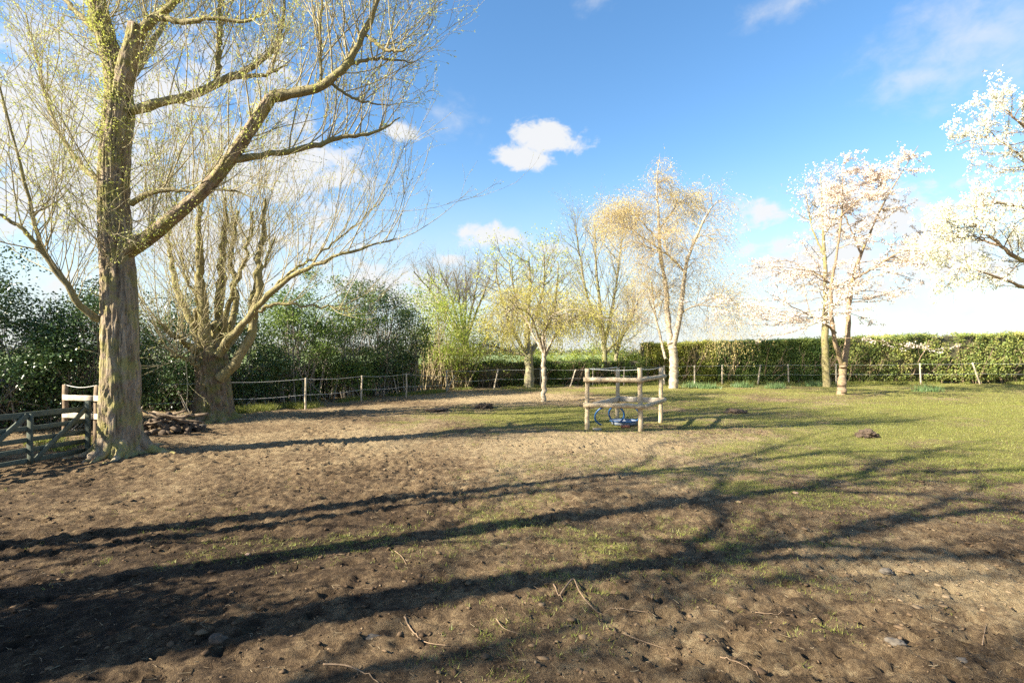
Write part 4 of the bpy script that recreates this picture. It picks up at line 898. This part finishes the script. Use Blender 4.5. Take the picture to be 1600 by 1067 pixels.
bk = link('brick', Geo().add(*box(0, 0, 0, .21, .1, .07, .3)).mesh('brick', (0, 0, 0), False), M['brick']); bk.location = (3.0, 13.55, gz(3.0, 13.55)+.03); tag(bk, 'red brick on the grass beside the tray in the pen', 'brick')
bk2 = link('brick', Geo().add(*box(0, 0, 0, .2, .1, .05, .1)).mesh('brick', (0, 0, 0), False), M['rail_wood']); bk2.location = (2.16, 13.0, gz(2.16, 13.0)+.02); tag(bk2, 'pale block of wood beside the front left pen post', 'block')

# ------------------------------------------------------------------ heap of rubble and logs between the willows
def ico(sub, seed, amp=.3):
    t = (1+5**.5)/2; v = np.array([(-1, t, 0), (1, t, 0), (-1, -t, 0), (1, -t, 0), (0, -1, t), (0, 1, t), (0, -1, -t), (0, 1, -t), (t, 0, -1), (t, 0, 1), (-t, 0, -1), (-t, 0, 1)], float)
    f = [(0, 11, 5), (0, 5, 1), (0, 1, 7), (0, 7, 10), (0, 10, 11), (1, 5, 9), (5, 11, 4), (11, 10, 2), (10, 7, 6), (7, 1, 8), (3, 9, 4), (3, 4, 2), (3, 2, 6), (3, 6, 8), (3, 8, 9), (4, 9, 5), (2, 4, 11), (6, 2, 10), (8, 6, 7), (9, 8, 1)]
    v = unit(v); v = [tuple(q) for q in v]
    for _ in range(sub):
        c = {}; nf = []
        def mid(a, b):
            k = (min(a, b), max(a, b))
            if k not in c: m = np.array(v[a])+np.array(v[b]); v.append(tuple(m/np.linalg.norm(m))); c[k] = len(v)-1
            return c[k]
        for a, b, d in f:
            p, q, r = mid(a, b), mid(b, d), mid(d, a); nf += [(a, p, r), (b, q, p), (d, r, q), (p, q, r)]
        f = nf
    v = np.array(v); v = v*(1+amp*fbm(v[:, 0]*1.6+seed*3.1, v[:, 1]*1.6, v[:, 2]*1.6, o=3, seed=seed))[:, None]
    return v, np.array(f)
IC = [ico(0, q, .9) for q in range(6)]; IC1 = [ico(1, q+30, .8) for q in range(5)]; IC2 = [ico(2, q+20, .8) for q in range(5)]
def rotm(rg):
    q = unit(rg.normal(size=4)); w_, x, y, z = q
    return np.array([[1-2*(y*y+z*z), 2*(x*y-z*w_), 2*(x*z+y*w_)], [2*(x*y+z*w_), 1-2*(x*x+z*z), 2*(y*z-x*w_)], [2*(x*z-y*w_), 2*(y*z+x*w_), 1-2*(x*x+y*y)]])
hx, hy = -8.75, 12.9; heap = thing('rubble_heap', 'brown heap of broken stones and cut logs between the two willows', 'heap', (hx, hy, 0))
rg = np.random.default_rng(61)
for q in range(85):
    a = rg.uniform(0, 6.28); r = rg.uniform(0, 1)**.7; x = hx+r*.95*math.cos(a); y = hy+r*.7*math.sin(a); z = gz(x, y)+max(0, .38*(1-r**1.3))*rg.uniform(.75, 1.05)
    v, f = IC1[q % 5]; v = (v*np.array([1, .8, .55])*rg.uniform(.05, .13))@rotm(rg).T; part('stone', v+[x, y, z], f, M['stone'] if q % 7 == 0 else (M['log'] if q % 3 == 0 else M['clod']), heap)
for q in range(9):
    a = rg.uniform(-.6, .6)+(3.14 if q % 2 else 0); x, y = hx+rg.uniform(-.7, .9), hy+rg.uniform(-.6, .4); z = .25+.4*rg.uniform(0, 1)*(1-abs(x-hx)); L = rg.uniform(.25, .6)
    part('log', *round_post((x-math.cos(a)*L, y-math.sin(a)*L*.6, max(.05, z-.2*rg.uniform(0, 1))), (x+math.cos(a)*L, y+math.sin(a)*L*.6, z+.1), rg.uniform(.02, .045), 6, 9, .9, rg), M['log'], heap, True)

# ------------------------------------------------------------------ sticks, stones and soil on the paddock
def on_ground(px, py):
    d = CAM_H*800/(py-550); x = (px-800)/800*d
    for _ in range(3):
        z = gz(x, d); d = (CAM_H-z)*800/(py-550); x = (px-800)/800*d
    return x, d, gz(x, d)
def stick(label, pts, r, lift=()):
    P = np.array([on_ground(*q) for q in pts]); P[:, 2] += r+.006
    for i_, dz in lift: P[i_, 2] += dz
    n = 7*len(pts); P = catmull(P, n); zz = relief(P[:, 0], P[:, 1]); P[:, 2] = np.maximum(P[:, 2], zz+r*.7); c = P[0].copy(); c[2] -= r
    o = link('fallen_stick', Geo().add(*tubes(P, np.linspace(r, r*.35, n), 6, True)).mesh('fallen_stick', c), M['stick']); o.location = tuple(c)
    return tag(o, label, 'stick', 'dry sticks lying on the mud')
stick('bent pale stick arching over the mud in the centre foreground', [(874, 932), (884, 920), (896, 916), (905, 930), (921, 948), (941, 957), (962, 953), (1012, 955)], .0075, ((1, .02), (2, .035), (3, .025)))
stick('short pale stick crossing the end of the bent stick', [(865, 914), (872, 927), (880, 938)], .0065)
stick('curved pale stick left of centre near the bottom', [(632, 963), (640, 982), (662, 1000), (700, 1011)], .0065)
stick('pale curved stick at the bottom edge left of centre', [(505, 1040), (540, 1042), (565, 1052), (592, 1066)], .0065)
stick('small curved twig right of the curved pale stick', [(775, 968), (787, 983), (811, 992)], .005)
stick('short arched twig on the mud above the curved stick', [(617, 862), (628, 871), (635, 884)], .005)
stick('thin straight twig at the bottom right of centre', [(976, 994), (1005, 1004), (1042, 1019)], .0045)
stick('thin twig in the bottom right quarter', [(1125, 1023), (1160, 1040), (1195, 1064)], .0045)
stick('dark twig on the bare earth in the lower right', [(1180, 955), (1210, 963), (1240, 962)], .0045)
stick('dark straight twig near the right edge', [(1535, 1006), (1538, 990), (1541, 975)], .0045)
def stone(label, px, py, s, sq=(1, .75, .5), m='stone', i_=0, rz=0.):
    x, y, z = on_ground(px, py); v, f = IC2[i_ % 5]; v = v*np.array(sq)*s
    o = link('stone', Geo().add(v, f).mesh('stone'), M[m]); o.location = (x, y, z+s*sq[2]*.2); o.rotation_euler = (.1, .1, rz); return tag(o, label, 'stone', 'loose stones on the mud')
stone('flat grey stone on the mud near the bottom left of centre', 586, 997, .055, (1, .6, .5), i_=1)
stone('pale stone in shade near the bottom right corner', 1505, 1024, .05, (1, .5, .4), i_=2)
stone('small pinkish stone on the earth right of centre', 1243, 770, .04, (1, .8, .5), 'pink_stone', 3)
stone('rounded brown stone at the bottom left of centre', 340, 1015, .05, (1, .9, .8), 'clod', 0)
stone('small white stone in the left part of the mud', 388, 868, .025, (1, .8, .7), 'pink_stone', 1)
stone('pale flat stone lower right of centre', 1400, 1005, .06, (1, .6, .35), 'stone', 4)
stone('grey stone beside the ring of earth lower right', 1386, 897, .05, (1, .7, .5), 'stone', 2)
def mound(label, px, py, s, h, seed):
    x, y, z = on_ground(px, py); v, f = ico(4, seed, .7); v = v*np.array([s*1.2, s, h*.8])*(1+.38*fbm(v[:, 0]*6, v[:, 1]*6, v[:, 2]*6, o=3, seed=seed))[:, None]
    o = link('soil_mound', Geo().add(v, f).mesh('soil_mound'), M['clod']); o.location = (x, y, z+h*.2); return tag(o, label, 'mound', 'dark soil mounds in the grass')
mound('dark soil mound on the lawn right of the pen', 1355, 682, .17, .14, 71); mound('dark soil mound left of the weeping tree', 757, 637, .22, .14, 72); mound('flat dark soil mound by the first fence posts', 683, 641, .35, .07, 73); mound('small dark mound inside the shade behind the pen', 1150, 645, .25, .12, 74)

rg = np.random.default_rng(90)
def scatter(n, y0, y1, p=1.0):
    y = (rg.uniform(y0**p, y1**p, n))**(1/p); x = rg.uniform(-1.12, 1.12, n)*y; return x, y
# clods
x, y = scatter(28000, 2.9, 13, 1.15); gm = gmask(x, y); cl = fbm(x*.9, y*.9, o=3, seed=15); kp = (rg.uniform(0, 1, len(x)) < (1-gm)*(.35+.9*sstep(-.3, .4, cl))); x, y = x[kp], y[kp]; z = relief(x, y)
G = Geo(); sz = np.clip(.0085*np.exp(rg.normal(0, .55, len(x))), .004, .038)*(.8+.02*y)
for q in range(6):
    m = np.arange(len(x)) % 6 == q; v, f = IC[q]; n = m.sum(); a = rg.uniform(0, 6.28, n); c, s = np.cos(a), np.sin(a); st = rg.uniform(.55, 1.4, (n, 1, 3))*np.array([1, 1, .42])
    vv = v[None]*st*sz[m][:, None, None]; vv = np.stack([vv[..., 0]*c[:, None]-vv[..., 1]*s[:, None], vv[..., 0]*s[:, None]+vv[..., 1]*c[:, None], vv[..., 2]], -1)+np.stack([x[m], y[m], z[m]+sz[m]*.15], 1)[:, None]
    ff = (f[None]+(np.arange(n)*len(v))[:, None, None]).reshape(-1, 3); G.add(vv.reshape(-1, 3), ff, np.repeat(np.clip(dry_sun_mask(x[m], y[m])+rg.normal(0, .16, n), 0, 1), len(v)))
M['crumb'] = leaf_mat('soil_crumb', [(.036, .024, .015), (.078, .052, .032), (.135, .093, .056), (.23, .17, .105)], .95, 0., .1)
tag(link('soil_clods', G.mesh('soil_clods', (0, 0, 0), False), M['crumb']), 'loose clods of dark soil strewn over the mud', 'soil', kind='stuff')
# straw and broken twig litter
x, y = scatter(3600, 2.9, 11); z = relief(x, y); n = len(x); a = rg.uniform(0, np.pi, n); L = rg.uniform(.015, .07, n); dv = np.stack([np.cos(a)*L, np.sin(a)*L, rg.normal(0, .006, n)], 1)/2; c = np.stack([x, y, z+.009], 1)
PP = np.stack([c-dv, c+rg.normal(0, .003, (n, 3)), c+dv], 1)
M['straw'] = leaf_mat('straw', [(.08, .055, .03), (.18, .13, .075), (.30, .24, .15)], .8, .0)
V, F = tubes(PP, np.full((n, 3), .0016)*rg.uniform(.6, 1.5, (n, 1)), 3); tag(link('straw_litter', Geo().add(V, F, np.repeat(rg.uniform(0, 1, n), 9)).mesh('straw_litter'), M['straw']), 'straw and broken twigs littering the mud', 'litter', kind='stuff')
# grass
def blades(x, y, k, spread, L, W, G, lean=.5):
    n = len(x); i_ = np.repeat(np.arange(n), k); m = len(i_); px = x[i_]+rg.normal(0, spread, m); py = y[i_]+rg.normal(0, spread, m); pz = relief(px, py)
    d = unit(np.stack([rg.normal(0, lean, m), rg.normal(0, lean, m), np.ones(m)], 1)); s = rg.normal(size=(m, 3)); s[:, 2] = 0; s = unit(s)
    ln = L*rg.uniform(.45, 1.25, m)*rg.uniform(.6, 1.3, n)[i_]; b = np.stack([px, py, pz-.004], 1)
    V = np.stack([b-s*W/2, b+s*W/2, b+d*ln[:, None]], 1).reshape(-1, 3); G.add(V, np.arange(3*m).reshape(-1, 3), np.repeat(np.clip(rg.uniform(0, 1, n)[i_]*.6+rg.uniform(0, .4, m), 0, 1), 3))
G = Geo()
x, y = scatter(26000, 2.9, 9.0, 1.6); kp = gmask(x, y)+rg.normal(0, .08, len(x)) > .38+.22*rg.uniform(0, 1, len(x)); blades(x[kp][:4200], y[kp][:4200], 10, .028, .040, .006, G, .8); print('near tufts', kp.sum())
x, y = scatter(60000, 8.5, 20, 1.8); kp = gmask(x, y)+rg.normal(0, .1, len(x)) > .44+.12*rg.uniform(0, 1, len(x)); blades(x[kp][:22000], y[kp][:22000], 4, .05, .045, .010, G); print('mid tufts', kp.sum())
x, y = scatter(50000, 19, 33, 1.8); kp = gmask(x, y)+rg.normal(0, .1, len(x)) > .48; blades(x[kp][:14000], y[kp][:14000], 3, .10, .05, .018, G); print('far tufts', kp.sum())
tag(link('grass', G.mesh('grass', (0, 0, 0), False), M['grass']), 'short sparse grass growing in tufts across the paddock', 'grass', kind='stuff')
# longer weeds along the foot of the fences
G = Geo()
for (xa, ya), (xb, yb), n, L in (((-9.3, 16.6), (-3.6, 25.6), 1500, .16), ((-3, 27), (9, 31.2), 1100, .16), ((9, 31.4), (40, 32.2), 2600, .22), ((-10.6, 11.2), (-9.2, 10.2), 220, .14), ((-9.6, 16.4), (-7.2, 18.2), 800, .22)):
    t = rg.uniform(0, 1, n); x = xa+(xb-xa)*t+rg.normal(0, .18, n); y = ya+(yb-ya)*t+np.abs(rg.normal(0, .45, n)); kp = fbm(x*.8, y*.8, o=2, seed=3) > -.1; blades(x[kp], y[kp], 9, .06, L, .02, G)
tag(link('verge_weeds', G.mesh('verge_weeds', (0, 0, 0), False), M['grass']), 'longer grass and weeds along the foot of the fences', 'weeds', kind='stuff')
for i_, (px, py, wd, lb) in enumerate(((1083, 604, .9, 'first clump of daffodil leaves beside the birch trunk'), (1108, 607, .7, 'small clump of daffodil leaves second from the birch'), (1160, 605, 1.3, 'wide clump of daffodil leaves between birch and cherry'), (1213, 607, .9, 'clump of daffodil leaves left of the mossy trunk'), (1270, 603, .7, 'small clump of daffodil leaves beside the mossy trunk'), (1452, 612, .8, 'clump of daffodil leaves on the lawn right of the cherry'))):
    x0, y0, z0 = on_ground(px, py); G = Geo(); n = int(60*wd); blades(x0+rg.normal(0, min(wd*.5, .32), n), y0+rg.normal(0, .18, n), 8, .05, .34, .025, G, .3)
    o = link('daffodil_clump', G.mesh('daffodil_clump', (x0, y0, z0), False), M['daffodil_leaf']); o.location = (x0, y0, z0); tag(o, lb, 'daffodils', 'daffodil clumps by the hedge')
